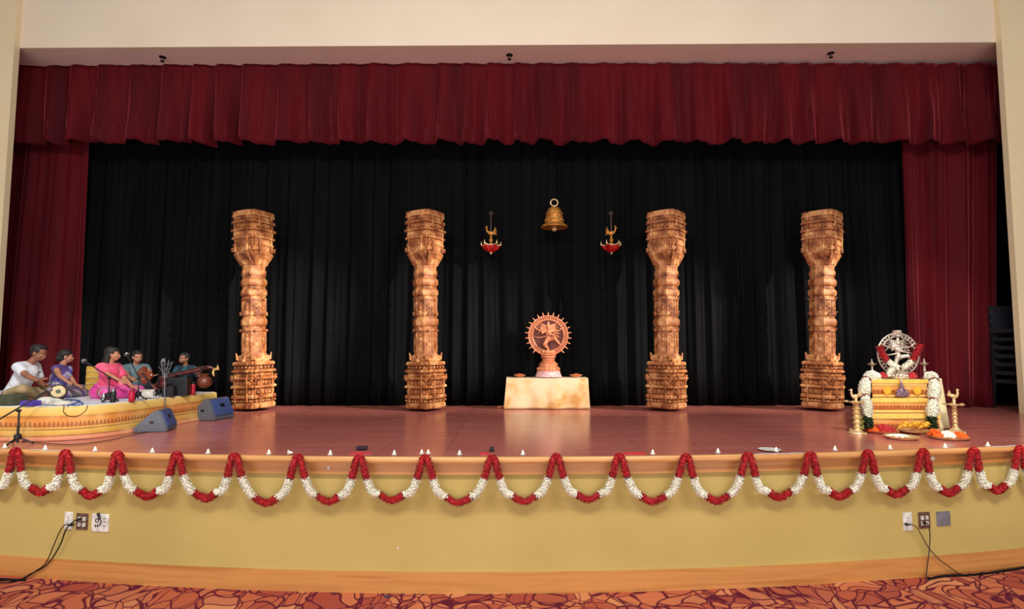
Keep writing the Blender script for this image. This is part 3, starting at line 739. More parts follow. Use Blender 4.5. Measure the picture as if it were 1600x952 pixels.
def petals(mb, pts, r, dens, rnd, size):
    """fluffy rope: a core with many small overlapping petals"""
    mb.tube(pts, r*.8, 8)
    L = [0.]
    for a, c_ in zip(pts, pts[1:]): L.append(L[-1]+(Vector(c_)-Vector(a)).length)
    n = int(L[-1]*dens)
    for i in range(n):
        d = rnd.random()*L[-1]; j = 0
        while j < len(L)-2 and L[j+1] < d: j += 1
        t = (d-L[j])/max(1e-6, L[j+1]-L[j]); p = Vector(pts[j]).lerp(Vector(pts[j+1]), t); ax = (Vector(pts[j+1])-Vector(pts[j])).normalized()
        o_ = ax.orthogonal().normalized(); o_.rotate(Matrix.Rotation(rnd.uniform(0, 2*PI), 3, ax)); q = p+o_*r*.82
        up = (o_+ax*rnd.uniform(-.9, .9)).normalized(); w = ax.cross(o_)*size*.55; e = q+up*size
        vs_ = [mb.b.verts.new(v) for v in (q-w, q+w, e+w*.4, e-w*.4)]; m_ = mb.b.verts.new((q+e)/2+o_*size*.3)
        for a_, c_ in ((0, 1), (1, 2), (2, 3), (3, 0)): mb.b.faces.new((vs_[a_], vs_[c_], m_))
special = {0: 'swag at the far left end of the stage edge, cut by the frame', 3: 'swag hanging just above the right edge of the wide white outlet plate', }
for i in range(19):
    (xa, ya), (xb, yb), yl_ = apex[i], apex[i+1], lowy[i]; w_ = xb-xa
    rnd = random.Random(100+i); jx = rnd.uniform(-.012, .012)
    fr = [(.0, ya, .10), (.05, ya+6, .15), (.115, ya+31, .14), (.20+jx, ya+52, .10), (.31, yl_-9, .07), (.5+jx, yl_+.5, .065), (.69, yl_-9, .07), (.80+jx, yb+52, .10), (.885, yb+31, .14), (.95, yb+6, .15), (1., yb, .10)]
    pts2 = crom([(xa+w_*f_, y_, o_) for f_, y_, o_ in fr], 6)
    P3 = [onface(*q) for q in pts2]
    root = thing('flower_garland', onface(xa+w_*.5, ya+4, .12), '%s red and white flower garland swag from the left end of the stage edge' % ordn[i], 'garland', 'flower garland swags along the stage edge')
    rr = .0285
    cut = [0, 12, 24, 36, 48, 60]
    for k_, (a_, c_) in enumerate(zip(cut, cut[1:])):
        red = k_ % 2 == 0; mb = MB(); petals(mb, P3[a_:c_+1], rr*(1. if not red else .98), 1500, rnd, .017)
        part('red_flowers' if red else 'white_flowers', mb, MT['petal_r' if red else 'petal_w'], root)
    for c_ in cut[1:-1]:
        mb = MB(); d = (P3[c_+1]-P3[c_-1]).normalized()*.012; petals(mb, [P3[c_]-d, P3[c_]+d], rr*.9, 1500, rnd, .012); part('green_tie', mb, MT['tie'], root)

# ------------------------------------------------------------------ tealights and small things on the stage edge
tea = [(4, 701), (69, 703), (148.5, 705), (236, 708), (325, 709), (420, 710), (449, 711, 1), (516, 711), (616, 711), (659, 710), (669, 710, 2), (718, 711), (817, 711), (1020, 710), (1122, 708), (1213, 706), (1305, 704, 0), (1391, 702), (1477, 700), (1546, 698)]
tl = ['at the far left corner of the stage edge', 'on the white tape near the left end', 'between the second and third garland peaks from left', 'before the fourth swag with a little puddle of white', 'before the fifth garland swag from left',
      'before the sixth garland swag, upright', 'lying tipped over beside the sixth garland swag', 'above the small white switch on the stage edge', 'midway between the second pillar and first pillar front edge', 'left of a pair behind the garland peak below second pillar',
      'right of a pair behind the garland peak below second pillar', 'right of the second pillar on the front edge', 'on the front edge directly before the draped table', 'on the front edge just left of the third pillar', 'on the front edge between the third and fourth pillars',
      'in front of the white paper plate', 'on the front edge below the rightmost pillar', 'on the front edge before the altar flower trays', 'on the front edge before the orange marigold tray', 'last one near the right end of the stage edge']
tp = None
for q, lb in zip(tea, tl):
    px, py = q[0], q[1]; kind = q[2] if len(q) > 2 else 0; P = onz(px, py+.5, ZS+.003); lb = 'small white tealight candle '+lb
    P.y = max(P.y, face(P.x)-.075)
    if tp is None:
        tp = thing('tealight_candle', P, lb, 'candle', 'tealights along the stage edge')
        part('candle_cup', MB().lathe([(.021, 0), (.0225, .002), (.0225, .013), (.020, .015), (.004, .0135)], n=20), MT['white'], tp, True)
        part('flame_tip', MB().lathe([(.004, .012), (.0095, .018), (.011, .026), (.007, .036), (.001, .047)], n=14), m_glow('warm_tealight_tip', (255, 244, 214), .8), tp, True)
    else:
        c = copy_tree(tp); c.location = P; props(c, lb)
        if kind == 1: c.location = P+Vector((0, 0, .023)); c.rotation_euler = (0, math.radians(92), .4)
mb = MB()
for X0, X1 in ((62, 118),):
    pts = [onface(x, 0, 0) for x in ()]
def edge_strip(x0, x1, y0, y1, name, lb, cat, mat):
    mb = MB(); n = 14; a = onz(x0, y0, ZS+.002).x; c_ = onz(x1, y1, ZS+.002).x
    def fn(u, v): x = a+(c_-a)*u; return Vector((x, face(x)-.106+.035*v, ZS+.003+.0015*math.sin(u*9)))
    mb.grid(fn, n, 2); props(part(name, mb, mat, thick=.0015), lb, cat)
edge_strip(38, 98, 705, 707, 'white_tape', 'long strip of white tape on the stage edge near the left end', 'tape', MT['white'])
edge_strip(1548, 1590, 698, 697, 'white_tape', 'strip of white tape on the stage edge near the right end', 'tape', MT['white'])
edge_strip(1175, 1250, 708, 706, 'paper_strip', 'white paper strip lying on the stage edge under the paper plate', 'paper', MT['white'])
P = onz(1208, 706, ZS+.004); props(part('paper_plate', MB().lathe([(.06, 0), (.07, .002), (.10, .010), (.103, .011), (.07, .005), (.01, .003)], P+Vector((0, .07, 0)), 28), MT['white']), 'round white paper plate on the stage edge between two swags', 'plate')
def flat_blob(px, py, wx, wy, h, name, lb, cat, mat, seed):
    P = onz(px, py, ZS); mb = MB(); rnd = random.Random(seed); ph = [rnd.uniform(0, 6) for _ in range(3)]
    def rad(a): return 1+.18*math.sin(2*a+ph[0])+.12*math.sin(3*a+ph[1])+.08*math.sin(5*a+ph[2])
    poly = [(P.x+wx*rad(2*PI*k/30)*math.cos(2*PI*k/30), P.y+wy*rad(2*PI*k/30)*math.sin(2*PI*k/30)) for k in range(30)]
    mb.prism(poly, ZS+.001, ZS+h, [(P.x+(x-P.x)*.8, P.y+(y-P.y)*.8) for x, y in poly]); props(part(name, mb, mat), lb, cat)
MT['redcloth'] = M('red_cloth', (214, 50, 62), .8, 0, (190, 30, 40), 40.)
flat_blob(992, 709.5, .105, .03, .012, 'red_cloth_scrap', 'flat scrap of red cloth on the stage edge right of the draped table', 'cloth', MT['redcloth'], 1)
flat_blob(757, 709.5, .05, .03, .012, 'red_cloth_scrap', 'little scrap of red cloth beside the small black box', 'cloth', MT['redcloth'], 2)
flat_blob(563, 709, .085, .03, .012, 'red_cloth_scrap', 'scrap of red cloth under the dark flat case on the stage edge', 'cloth', MT['redcloth'], 3)
P = onz(562, 704, ZS+.01); mb = MB(); mb.box(P+Vector((0, .08, .012)), (.10, .07, .022), bevel=.004); props(part('flat_case', mb, M('navy_plastic', (52, 34, 62), .5)), 'dark flat case lying on the stage edge by the seventh swag peak', 'case')
P = onz(768, 708, ZS); mb = MB(); mb.box(P+Vector((0, .06, .022)), (.042, .036, .042), bevel=.003); props(part('small_box', mb, MT['blk']), 'tiny black box on the stage edge behind a garland peak', 'box')
P = onface(513.5, 731.5, .036); q = thing('toggle_switch', P, 'tiny white switch on the wooden band under the stage edge', 'switch')
mb = MB(); mb.box(P+Vector((0, -.002, 0)), (.022, .006, .034), bevel=.002); part('switch_plate', mb, MT['white'], q); mb = MB(); mb.box(P+Vector((0, -.008, 0)), (.008, .008, .014), bevel=.002); part('toggle', mb, MT['white'], q)
P = onface(1457, 716.5, .036); mb = MB(); mb.box(P+Vector((0, -.003, 0)), (.034, .008, .034), rot=(0, .2, 0), bevel=.002); props(part('paper_tag', mb, MT['white']), 'small white paper tag on the wooden band below the altar', 'tag')
for px, py, r_, lb in ((621.5, 857, .011, 'chipped white spot low on the ochre wall left of centre'), (290.5, 843, .006, 'tiny white paint chip on the ochre wall right of the wide outlet plate'), (855, 861, .005, 'tiny white paint chip low on the ochre wall near centre'), (367.5, 799, .006, 'tiny white paint chip on the ochre wall below the sixth swag')):
    P = onface(px, py, 0); mb = MB(); mb.sph(P, (r_*.6, .002, r_), 1); mb.sph(P+Vector((r_*.3, 0, r_*.9)), (r_*.45, .002, r_*.5), 1); props(part('paint_chip', mb, MT['white']), lb, 'mark', 'paint chips on the stage front')
P = onz(606, 931, ZC); mb = MB(); mb.sph(P+Vector((0, -.03, .006)), (.028, .016, .008), 2); props(part('floor_scrap', mb, M('navy_scrap', (52, 50, 92), .6)), 'small navy blue scrap on the carpet against the baseboard', 'scrap')

# ------------------------------------------------------------------ outlet plates and their cables
def wallframe(px, py):
    P = onface(px, py, 0); x = P.x; t = Vector((1, 2*.0199*(x+.37), 0)).normalized(); return P, math.atan2(t.y, t.x)
def plate(px, py, wpx, hpx, mat, name, lb, cat, kind, group=None):
    P, rz = wallframe(px, py); sc = P.y/F; W = wpx*sc; H = hpx*sc*1.0
    r_ = thing(name, P, lb, cat, group, rz=rz)
    mb = MB(); mb.box((0, -.004, 0), (W, .008, H), bevel=.003); part('cover_plate', mb, mat, r_, True)
    def sock(x, z, m=MT['white']):
        mb = MB(); mb.box((x, -.0095, z), (.030, .004, .036), bevel=.006); so = part('socket', mb, m, r_, True)
        mb = MB(); mb.box((x-.006, -.0122, z+.004), (.003, .0016, .010)); mb.box((x+.006, -.0122, z+.004), (.003, .0016, .010)); mb.sph((x, -.0118, z-.009), (.003, .0014, .003), 1); part('slots', mb, MT['blk'], so, True)
    if kind == 'duplex':
        sock(0, .030); sock(0, -.030)
    elif kind == 'quad':
        for x in (-.026, .026):
            for z in (-.026, .026): sock(x, z)
    elif kind == 'wide':
        mb = MB(); mb.torus((-.032, -.010, .022), .016, .004, (0, 1, 0), 20, 6); part('cable_port', mb, MT['blk'], r_, True)
        for x, z in ((-.045, -.028), (-.022, -.026)): mb = MB(); mb.box((x, -.010, z), (.012, .005, .020), bevel=.002); part('jack', mb, MT['blk'], r_, True)
        mb = MB(); mb.box((.046, -.010, .014), (.012, .005, .012), bevel=.002); part('jack', mb, MT['grey'], r_, True)
        for x, z in ((.046, .042), (.046, -.026)): mb = MB(); mb.box((x, -.009, z), (.03, .003, .008), bevel=.001); part('label_slot', mb, MT['grey'], r_, True)
    for z in (-H*.42, H*.42): mb = MB(); mb.sph((0, -.008, z), (.003, .0012, .003), 1); part('screw', mb, MT['steel'], r_, True)
    return r_
plate(108, 813.5, 14, 26, MT['white'], 'outlet_plate', 'narrow white outlet plate at the left, leftmost on the ochre wall', 'outlet', 'duplex')
plate(129, 815, 20, 24, MT['brown'], 'outlet_plate', 'brown four-socket outlet plate at the left between two white plates', 'outlet', 'quad')
plate(157.5, 817, 29, 26.5, MT['white'], 'outlet_plate', 'wide white connector plate at the left with black ports', 'outlet', 'wide')
plate(1417.5, 815, 15.5, 27, MT['white'], 'outlet_plate', 'narrow white outlet plate at the right with a cable plugged in', 'outlet', 'duplex')
plate(1443.5, 813, 20, 24, MT['brown'], 'outlet_plate', 'brown four-socket outlet plate at the right beside the grey plate', 'outlet', 'quad')
plate(1473.5, 810.5, 24, 21.5, MT['grey'], 'blank_plate', 'grey blank square plate on the ochre wall at the right', 'wall plate', 'blank')
def wpt(px, py, off=.03): return onface(px, py, off)
def cable(pts, r, lb, mat=None, plug=None, name='power_cable', group=None):
    P = crom([tuple(p) for p in pts], 6); root = thing(name, P[0], lb, 'cable', group)
    mb = MB(); mb.tube(P, r, 7); part('cord', mb, mat or MT['rubber'], root)
    a, c_ = Vector(P[0]), Vector(P[1]); mb = MB(); mb.cone(a+Vector((0, .03, 0)), a, .011, .012, 10); mb.cone(a, a+(c_-a).normalized()*.03, .012, .006, 10); part('plug', mb, MT['blk'], root)
    return root
def fl(px, py, z=.008): return onz(px, py, ZC+z)
cable([wpt(111, 821, .03), wpt(101, 821, .06), wpt(93, 832, .06), wpt(83, 855, .05), wpt(76, 872, .05), wpt(68, 884, .05)]+[wpt(55, 893, .05), fl(36, 905), fl(5, 907), fl(-30, 906)], .0045, 'brown cable curving from the left white outlet plate to the carpet')
cable([wpt(123, 812, .03), wpt(115, 815, .07), wpt(103, 828, .07), wpt(95, 850, .06), wpt(80, 875, .05)]+[wpt(66, 888, .05), wpt(48, 897, .05), fl(22, 909), fl(-30, 912)], .0055, 'black cable drooping from the left brown outlet plate across its white neighbour')
mb = MB(); a = wpt(153, 802, .03); mb.cone(a, wpt(156, 812, .03), .013, .008, 10); mb.tube([wpt(156, 810, .03), wpt(158, 815, .025), wpt(155, 822, .02)], .004, 7)
props(part('adapter_plug', mb, MT['blk']), 'small black connector stuck in the top of the wide white plate', 'plug')
cable([wpt(1417, 820, .03), wpt(1428, 821, .06), wpt(1436, 830, .06), wpt(1450, 855, .06), wpt(1466, 873, .06), wpt(1482, 885, .06)]+[fl(1500, 897), fl(1515, 898), fl(1545, 896)], .005, 'brown cable running right and down from the right white outlet plate', M('brown_rubber', (88, 66, 52), .6))
cable([wpt(1445, 818, .03), wpt(1450, 820, .07), wpt(1453, 835, .07), wpt(1452, 860, .06), wpt(1449, 885, .06)]+[fl(1448, 903), fl(1460, 905)], .005, 'cable hanging straight down from the right brown outlet plate', M('dark_brown_rubber', (74, 58, 46), .6))
P = crom([tuple(fl(x, y, .012)) for x, y in ((1450, 905), (1478, 900), (1510, 899), (1540, 896), (1575, 891), (1600, 887), (1660, 876))], 6); mb = MB(); mb.tube(P, .010, 7); props(part('floor_cable', mb, MT['rubber']), 'thick black cable lying along the baseboard at the right', 'cable')
P = crom([tuple(fl(x, y, .012)) for x, y in ((40, 907), (20, 906), (0, 905), (-60, 903))], 6); mb = MB(); mb.tube(P, .009, 7); props(part('floor_cable', mb, MT['rubber']), 'thick black cable lying along the baseboard at the far left', 'cable')

# ------------------------------------------------------------------ musicians' platform
PH = .35; ZP = ZS+PH
pA = onz(337, 652, ZS); pB = onz(128, 690, ZS)
d1 = (pA-pB).normalized(); nrm = Vector((-d1.y, d1.x, 0))     # towards the far left
corner = pB; left_end = Vector((-7.5, pB.y+.10, ZS)); back = pA+nrm*3.4
poly = [Vector((pA.x, pA.y, 0))]
# rounded front corner
dl = (left_end-corner).normalized(); 
def qb(a, b_, c_, t): return a*(1-t)**2+b_*2*t*(1-t)+c_*t*t
a_ = corner+d1*.55; c_ = corner+dl*.6
for i in range(9): q = qb(a_, corner, c_, i/8); poly.append(Vector((q.x, q.y, 0)))
poly.append(Vector((left_end.x, left_end.y, 0))); poly.append(Vector((-7.5, 8.2, 0))); poly.append(Vector((back.x, back.y, 0)))
cen = sum(poly, Vector())/len(poly)
dense = []
for i in range(len(poly)):
    a, c_ = poly[i], poly[(i+1) % len(poly)]; n = max(1, int((c_-a).length/.05))
    for j in range(n): dense.append(a.lerp(c_, j/n))
def offset_ring(pts, o):
    out = []; N = len(pts)
    for i in range(N):
        t = (pts[(i+1) % N]-pts[i-1]).normalized(); out.append(pts[i]+Vector((-t.y, t.x, 0))*(-o if True else o))
    return out
area_sign = sum(a.x*b_.y-b_.x*a.y for a, b_ in zip(dense, dense[1:]+dense[:1]))
sgn = -1 if area_sign < 0 else 1
root = thing('musicians_platform', (-5.5, 7.0, ZS), 'low musicians platform wrapped in gold bordered cloth at the left of the stage', 'platform')
MT['brocade'] = m_brocade('gold_border_cloth', PH, [(0, (222, 138, 104)), (.11, (228, 150, 112)), (.14, (130, 52, 24)), (.17, (212, 160, 66)), (.29, (228, 182, 86)), (.33, (146, 96, 44)), (.37, (232, 176, 72)), (.43, (216, 130, 54)), (.62, (226, 146, 62)), (.72, (190, 120, 44)), (.76, (236, 184, 82)), (.96, (240, 206, 120))], motif=(110, 48, 18), lo=.40, hi=.58, n=62.)
mb = MB(); b = mb.b; rr_ = []
for v, o_ in ((0, .035), (.08, .03), (.14, .022), (.16, .012), (.3, .012), (.5, .006), (.8, .004), (.97, .0), (1., -.015)):
    ring = offset_ring(dense, -sgn*-1*o_ if False else sgn*o_)
    rr_.append([b.verts.new((p.x, p.y, ZS+.004+(PH-.004)*v+0*i)) for i, p in enumerate(ring)])
N = len(dense)
for r0, r1 in zip(rr_, rr_[1:]):
    for i in range(N): b.faces.new((r0[i], r0[(i+1) % N], r1[(i+1) % N], r1[i]))
b.faces.new(rr_[-1])
o = part('platform_cloth', mb, MT['brocade'], root)
mb = MB(); ins = offset_ring(dense, -sgn*.04); mb.prism([(p.x, p.y) for p in ins], ZS+.005, ZP-.02); part('platform_deck', mb, MT['maple'], root)
mb = MB(); ins = offset_ring(dense, -sgn*.03); mb.prism([(p.x, p.y) for p in ins], ZP-.002, ZP+.006)
SHZ = ZP+.006
props(part('floor_sheet', mb, M('pale_blue_sheet', (196, 204, 226), .8, 0, (228, 228, 232), 2.5)), 'pale blue and white sheet spread over the top of the platform', 'sheet')

# ------------------------------------------------------------------ people
SK1 = M('warm_brown_skin', (150, 98, 72), .55, 0, (136, 86, 62), 12.); SK2 = M('light_brown_skin', (196, 138, 108), .5, 0, (180, 122, 94), 12.)
HAIR = M('black_hair', (12, 10, 11), .62, 0, (34, 28, 28), 60., .3, stretch=(1, 1, .2))
EYEW = M('eye_white', (226, 220, 212), .3); IRIS = M('dark_iris', (30, 18, 12), .2); LIP = M('lip_red', (150, 70, 66), .5)
def ik(a, c_, l1, l2, hint):
    d = c_-a; L = min(d.length, (l1+l2)*.995); dn = d.normalized(); c_ = a+dn*L
    x = (l1*l1-l2*l2+L*L)/(2*L); h = math.sqrt(max(0, l1*l1-x*x)); hv = hint-dn*hint.dot(dn)
    hv = hv.normalized() if hv.length > 1e-5 else dn.orthogonal(); return a+dn*x+hv*h, c_
def hand(mb, w_, d, palm, s, curl=.5, side=1):
    """palm and five fingers; d points along the fingers, palm = the way the palm faces"""
    d = d.normalized(); palm = (palm-d*palm.dot(d)).normalized(); sd = d.cross(palm)*side
    c0 = w_+d*.045*s
    for t in (-.03, -.012, .008, .027): mb.cap(w_+sd*t*.5*s, w_+d*.078*s+sd*t*s, .016*s, .0125*s, 8)
    for t, L in ((-.032, .75), (-.011, .95), (.011, 1.), (.032, .9)):
        p = w_+d*.082*s+sd*t*s*.95; dd = d.copy(); r = .0088*s
        for j in range(3):
            dd = (dd+palm*curl*(.55+.2*j)).normalized(); q = p+dd*(.032-.006*j)*L*s; mb.cap(p, q, r, r*.9, 7); p = q; r *= .9
    p = w_+d*.022*s+sd*.028*s; dd = (d*.7+sd*.8+palm*.3).normalized()
    for L in (.038, .03): q = p+dd*L*s; mb.cap(p, q, .0115*s, .0095*s, 7); p = q; dd = (dd+d*.5+palm*curl*.4).normalized()
def person(name_lb, O, rz, s, skin, lean=(0, .05), head=(0, 0, 0), hands=None, shirt=None, pants=None, style=None, hair='short', sh_w=1., build=1., knee=None, sleeve=.62, feet=True):
    """cross-legged seated figure facing local -Y; hands = [(world target, finger dir, palm dir, curl)] for (right, left)"""
    root = thing('person', O, name_lb, 'person', rz=rz)
    Wm = basis(root); Wi = Wm.inverted()
    V = lambda x, y, z: Vector((x*s, y*s, z*s))
    lx, ly = lean
    pel = V(0, 0, .11); wst = V(lx*.3, -ly*.3, .26); chs = V(lx*.7, -ly*.75, .42); nk = V(lx, -ly, .565); 
    hl = V(lx*1.1, -ly*1.25-.015, .60); 
    R = Euler(head).to_matrix(); hc = hl+R @ V(0, -.012, .115)
    body = MB()
    bd = build
    body.sph(pel, (.155*s*bd, .115*s*bd, .105*s), 2); body.sph(pel+V(.08, .03, -.015), .10*s, 2); body.sph(pel+V(-.08, .03, -.015), .10*s, 2)
    body.chain([pel, wst, chs], [.125*s*bd, .108*s*bd, .118*s*bd]); body.sph(wst, (.13*s*bd, .095*s*bd, .11*s), 2)
    body.sph(chs+V(0, 0, .0), (.155*s*bd, .105*s*bd, .13*s), 2)
    shs = []
    for sd in (-1, 1):
        sh = chs+V(sd*.165*sh_w, .01, .085); shs.append(sh); body.cap(chs+V(sd*.05, 0, .09), sh, .075*s, .055*s*bd); body.sph(sh, .058*s*bd, 2); body.cap(nk, sh, .035*s, .045*s)
    body.chain([chs+V(0, 0, .08), nk, hl+R @ V(0, .01, .03)], [.07*s, .053*s, .05*s])
    # head with brow, nose, cheeks, chin and ears
    H = lambda x, y, z: hc+R @ V(x, y, z)
    q = R.to_4x4()
    body.sph(H(0, .012, .030), (.076*s, .094*s, .086*s), 3, q); body.sph(H(0, -.012, -.022), (.064*s, .078*s, .085*s), 3, q); body.sph(H(0, -.045, -.082), (.030*s, .028*s, .024*s), 2, q)
    body.sph(H(0, -.078, .012), (.048*s, .016*s, .012*s), 2, q)
    body.cap(H(0, -.084, .006), H(0, -.101, -.031), .008*s, .0125*s, 8); body.sph(H(-.010, -.091, -.034), .009*s, 1); body.sph(H(.010, -.091, -.034), .009*s, 1)
    body.sph(H(0, -.086, -.056), (.024*s, .011*s, .006*s), 2, q); body.sph(H(0, -.083, -.067), (.020*s, .012*s, .007*s), 2, q)
    for sd in (-1, 1):
        body.sph(H(sd*.040, -.060, -.028), (.022*s, .022*s, .026*s), 2, q); body.sph(H(sd*.078, .012, -.010), (.012*s, .020*s, .033*s), 2, q)
    # legs
    kn = knee or [(-.34, -.28, .12), (.34, -.28, .12)]; an = [(.10, -.36, .065), (-.12, -.30, .06)]
    legs = []
    for i, sd in enumerate((-1, 1)):
        hp = pel+V(sd*.09, 0, -.01); K = V(*kn[i]); A_ = V(*an[i])
        K.z = max(K.z, .062*s); body.chain([hp, K], [.088*s, .058*s]); body.chain([K, K.lerp(A_, .35), A_], [.056*s, .05*s, .034*s])
        ft = A_+V(-sd*.17, -.035, -.028); body.chain([A_+V(sd*.03, 0, -.012), A_.lerp(ft, .6), ft], [.032*s, .030*s, .018*s])
        for j in range(5): body.sph(ft+V(-sd*.016, -.028+.013*j, 0), (.015*s, .009*s, .010*s), 1)
        legs.append((hp, K, A_))
    arms = []
    for i, sd in enumerate((-1, 1)):
        T, fd, pd, cu = hands[i]; T = Wi @ T; fd = Wi.to_3x3() @ fd; pd = Wi.to_3x3() @ pd
        E, T = ik(shs[i], T, .27*s, .245*s, Vector((sd*.55, .25, -.8)))
        body.chain([shs[i], shs[i].lerp(E, .45), E], [.05*s*bd, .046*s*bd, .037*s]); body.chain([E, E.lerp(T, .35), T], [.037*s, .036*s*bd, .023*s]); hand(body, T, fd, pd, s, cu, 1 if sd < 0 else -1)
        arms.append((shs[i], E, T))
    remesh(body, 'body', skin, root, voxel=.0062*s**.3, smooth=2)
    # eyes, brows, lips
    for sd in (-1, 1):
        mb = MB(); mb.sph(H(sd*.030, -.0805, -.002), (.0125*s, .008*s, .0068*s), 2, q); part('eye', mb, EYEW, root, True)
        mb = MB(); mb.sph(H(sd*.030, -.0868, -.003), (.0058*s, .0035*s, .0058*s), 2, q); part('iris', mb, IRIS, root, True)
        mb = MB(); mb.chain([H(sd*.014, -.093, .019), H(sd*.032, -.089, .026), H(sd*.050, -.076, .019)], [.003*s, .0042*s, .002*s], 6); part('eyebrow', mb, HAIR, root, True)
    mb = MB(); mb.sph(H(0, -.0925, -.0565), (.021*s, .0075*s, .0045*s), 2, q); mb.sph(H(0, -.0905, -.066), (.018*s, .0085*s, .0055*s), 2, q); part('lips', mb, LIP, root, True)
    # hair
    mb = MB(); mb.sph(H(0, .037, .044), (.087*s, .099*s, .090*s), 3, q)
    for sd in (-1, 1): mb.sph(H(sd*.062, .004, .038), (.020*s, .046*s, .042*s), 2, q)
    if hair == 'short':
        mb.sph(H(0, -.006, .094), (.066*s, .070*s, .038*s), 2, q); mb.sph(H(0, .055, -.01), (.07*s, .055*s, .07*s), 2, q)
        for j in range(7): mb.sph(H(-.05+.017*j, -.045-.012*math.cos(j-3), .104), .017*s, 1)
    elif hair == 'bun':
        mb.sph(H(0, .004, .066), (.080*s, .092*s, .056*s), 2, q); mb.sph(H(0, .105, -.03), (.06*s, .05*s, .055*s), 2, q); mb.sph(H(0, .06, -.035), (.07*s, .05*s, .05*s), 2, q)
    elif hair == 'long':
        mb.sph(H(0, .004, .066), (.080*s, .092*s, .056*s), 2, q)
        for j in range(-3, 4): mb.chain([H(j*.024, .075-.004*j*j, .02), H(j*.028, .105-.005*j*j, -.10), H(j*.026, .11-.004*j*j, -.22), H(j*.018, .10, -.36)], [.036*s, .034*s, .032*s, .014*s], 8)
        mb.chain([H(.078, .03, .01), H(.085, .02, -.08), H(.088, -.015, -.18), H(.08, -.03, -.26)], [.026*s, .026*s, .024*s, .01*s], 8)
        mb.chain([H(-.078, .03, .01), H(-.085, .04, -.08), H(-.088, .03, -.2)], [.026*s, .026*s, .014*s], 8)
    remesh(mb, 'hair', HAIR, root, voxel=.009*s, smooth=2)
    # clothing
    g = 1.16
    if shirt is not None:
        mb = MB(); e = .018*s
        mb.sph(pel+V(0, .01, .01), (.168*s*bd, .13*s*bd, .10*s), 2); mb.chain([pel, wst, chs], [.145*s*bd, .125*s*bd, .132*s*bd]); mb.sph(wst, (.148*s*bd, .115*s*bd, .12*s), 2); mb.sph(chs, (.172*s*bd, .122*s*bd, .142*s), 2)
        for (a, E, T), sd in zip(arms, (-1, 1)):
            mb.cap(chs+V(sd*.05, 0, .085), a, .086*s, .072*s*bd); mb.sph(a, .072*s*bd, 2); mb.cone(a, a.lerp(E, sleeve), .070*s*bd, .064*s*bd, 18)
        mb.cap(chs+V(0, 0, .09), chs+V(lx*.2, -ly*.1, .115), .075*s, .064*s)
        remesh(mb, style or 'shirt', shirt, root, voxel=.011*s, smooth=3)
    if pants is not None:
        mb = MB(); mb.sph(pel+V(0, .01, -.01), (.175*s, .135*s, .10*s), 2)
        for hp, K, A_ in legs: mb.chain([hp, K], [.105*s, .078*s]); mb.chain([K, K.lerp(A_, .72)], [.076*s, .062*s])
        remesh(mb, 'trousers', pants, root, voxel=.012*s, smooth=3)
    return root, dict(V=V, H=H, legs=legs, arms=arms, chs=chs, pel=pel, wst=wst, shs=shs, s=s, Wi=Wi, W=Wm)
WX = Vector((1, 0, 0)); WY = Vector((0, 1, 0)); WZ = Vector((0, 0, 1))
def sit(px, Y): return Vector((at(px, 600, Y).x, Y, SHZ))

# 1: drummer
s1 = .79; O1 = sit(26, 6.55)
khaki = M('khaki_cotton', (182, 160, 118), .85, 0, (160, 138, 98), 6., .2, .01); tee = M('pale_tshirt', (222, 226, 232), .85, 0, (204, 210, 222), 4., .3, .02)
dc = at(91, 612, 6.28)            # centre of the drum's near head
r1, g1 = person('person in white t-shirt and khaki trousers playing a barrel drum', O1, math.radians(98), s1, SK1, lean=(.0, .17), head=(math.radians(20), 0, math.radians(-6)), sh_w=1.06, build=1.06,
    hands=[(at(74, 606, 6.22), Vector((.8, -.1, .25)), Vector((.2, .3, -1)), .25), (at(72, 603, 6.62), Vector((.9, -.3, -.1)), Vector((0, -.6, -.8)), .35)], shirt=tee, pants=khaki, style='t_shirt', sleeve=.72, knee=[(-.33, -.30, .19), (.34, -.28, .12)])
V = g1['V']; mb = MB()
for j in range(5): mb.box(g1['chs']+V(.03+.016*j, -.132, .0+.004*(j % 2)), (.008*s1, .004, .014*s1))
part('chest_print', mb, MT['blk'], r1, True)
mb = MB(); fo = sit(62, 6.02)     # loose white wrap over the lower leg
for i, (p_, r_) in enumerate(((at(72, 629, 6.12), .052), (at(84, 631, 6.08), .045), (at(98, 632, 6.05), .032))): mb.sph((p_.x, p_.y, SHZ+r_*.75), (.10, .075, r_), 2)
remesh(mb, 'white_wrap', M('white_cotton_wrap', (226, 224, 214), .85, 0, (206, 204, 196), 8., .3, .01), None, False, .012, 3)
wr = COL.objects[-1]; 
wrapo = [o for o in COL.objects if o.name.startswith('white_wrap')][-1]; props(wrapo, 'crumpled white cotton cloth lying over the platform edge before the drummer', 'cloth')

# 2: woman in violet and silver sari
s2 = .71; O2 = sit(90, 7.14)
sari1 = m_stripes('violet_silver_sari', (124, 96, 170), (196, 190, 200), (112, 110, 124), (1, .5, 1.2), 26., .38, .1)
r2, g2 = person('person with black bun in violet and silver sari, seated beside the drummer', O2, math.radians(104), s2, SK2, lean=(0, .06), head=(math.radians(4), 0, math.radians(22)),
    hands=[(at(118, 612, 6.7), Vector((.7, -.3, -.2)), Vector((0, 0, -1)), .4), (at(124, 610, 7.05), Vector((.8, -.1, -.2)), Vector((0, 0, -1)), .4)], shirt=M('violet_blouse', (104, 84, 150), .6, 0, (84, 64, 130), 10.), style='blouse', sleeve=.14, hair='bun')
def drape(g, pts, name, mat, root, vox=.012):
    V = g['V']; mb = MB()
    for (p_, q_, r0, r1_) in pts: mb.cap(V(*p_), V(*q_), r0*g['s'], r1_*g['s'])
    return remesh(mb, name, mat, root, voxel=vox*g['s'], smooth=3)
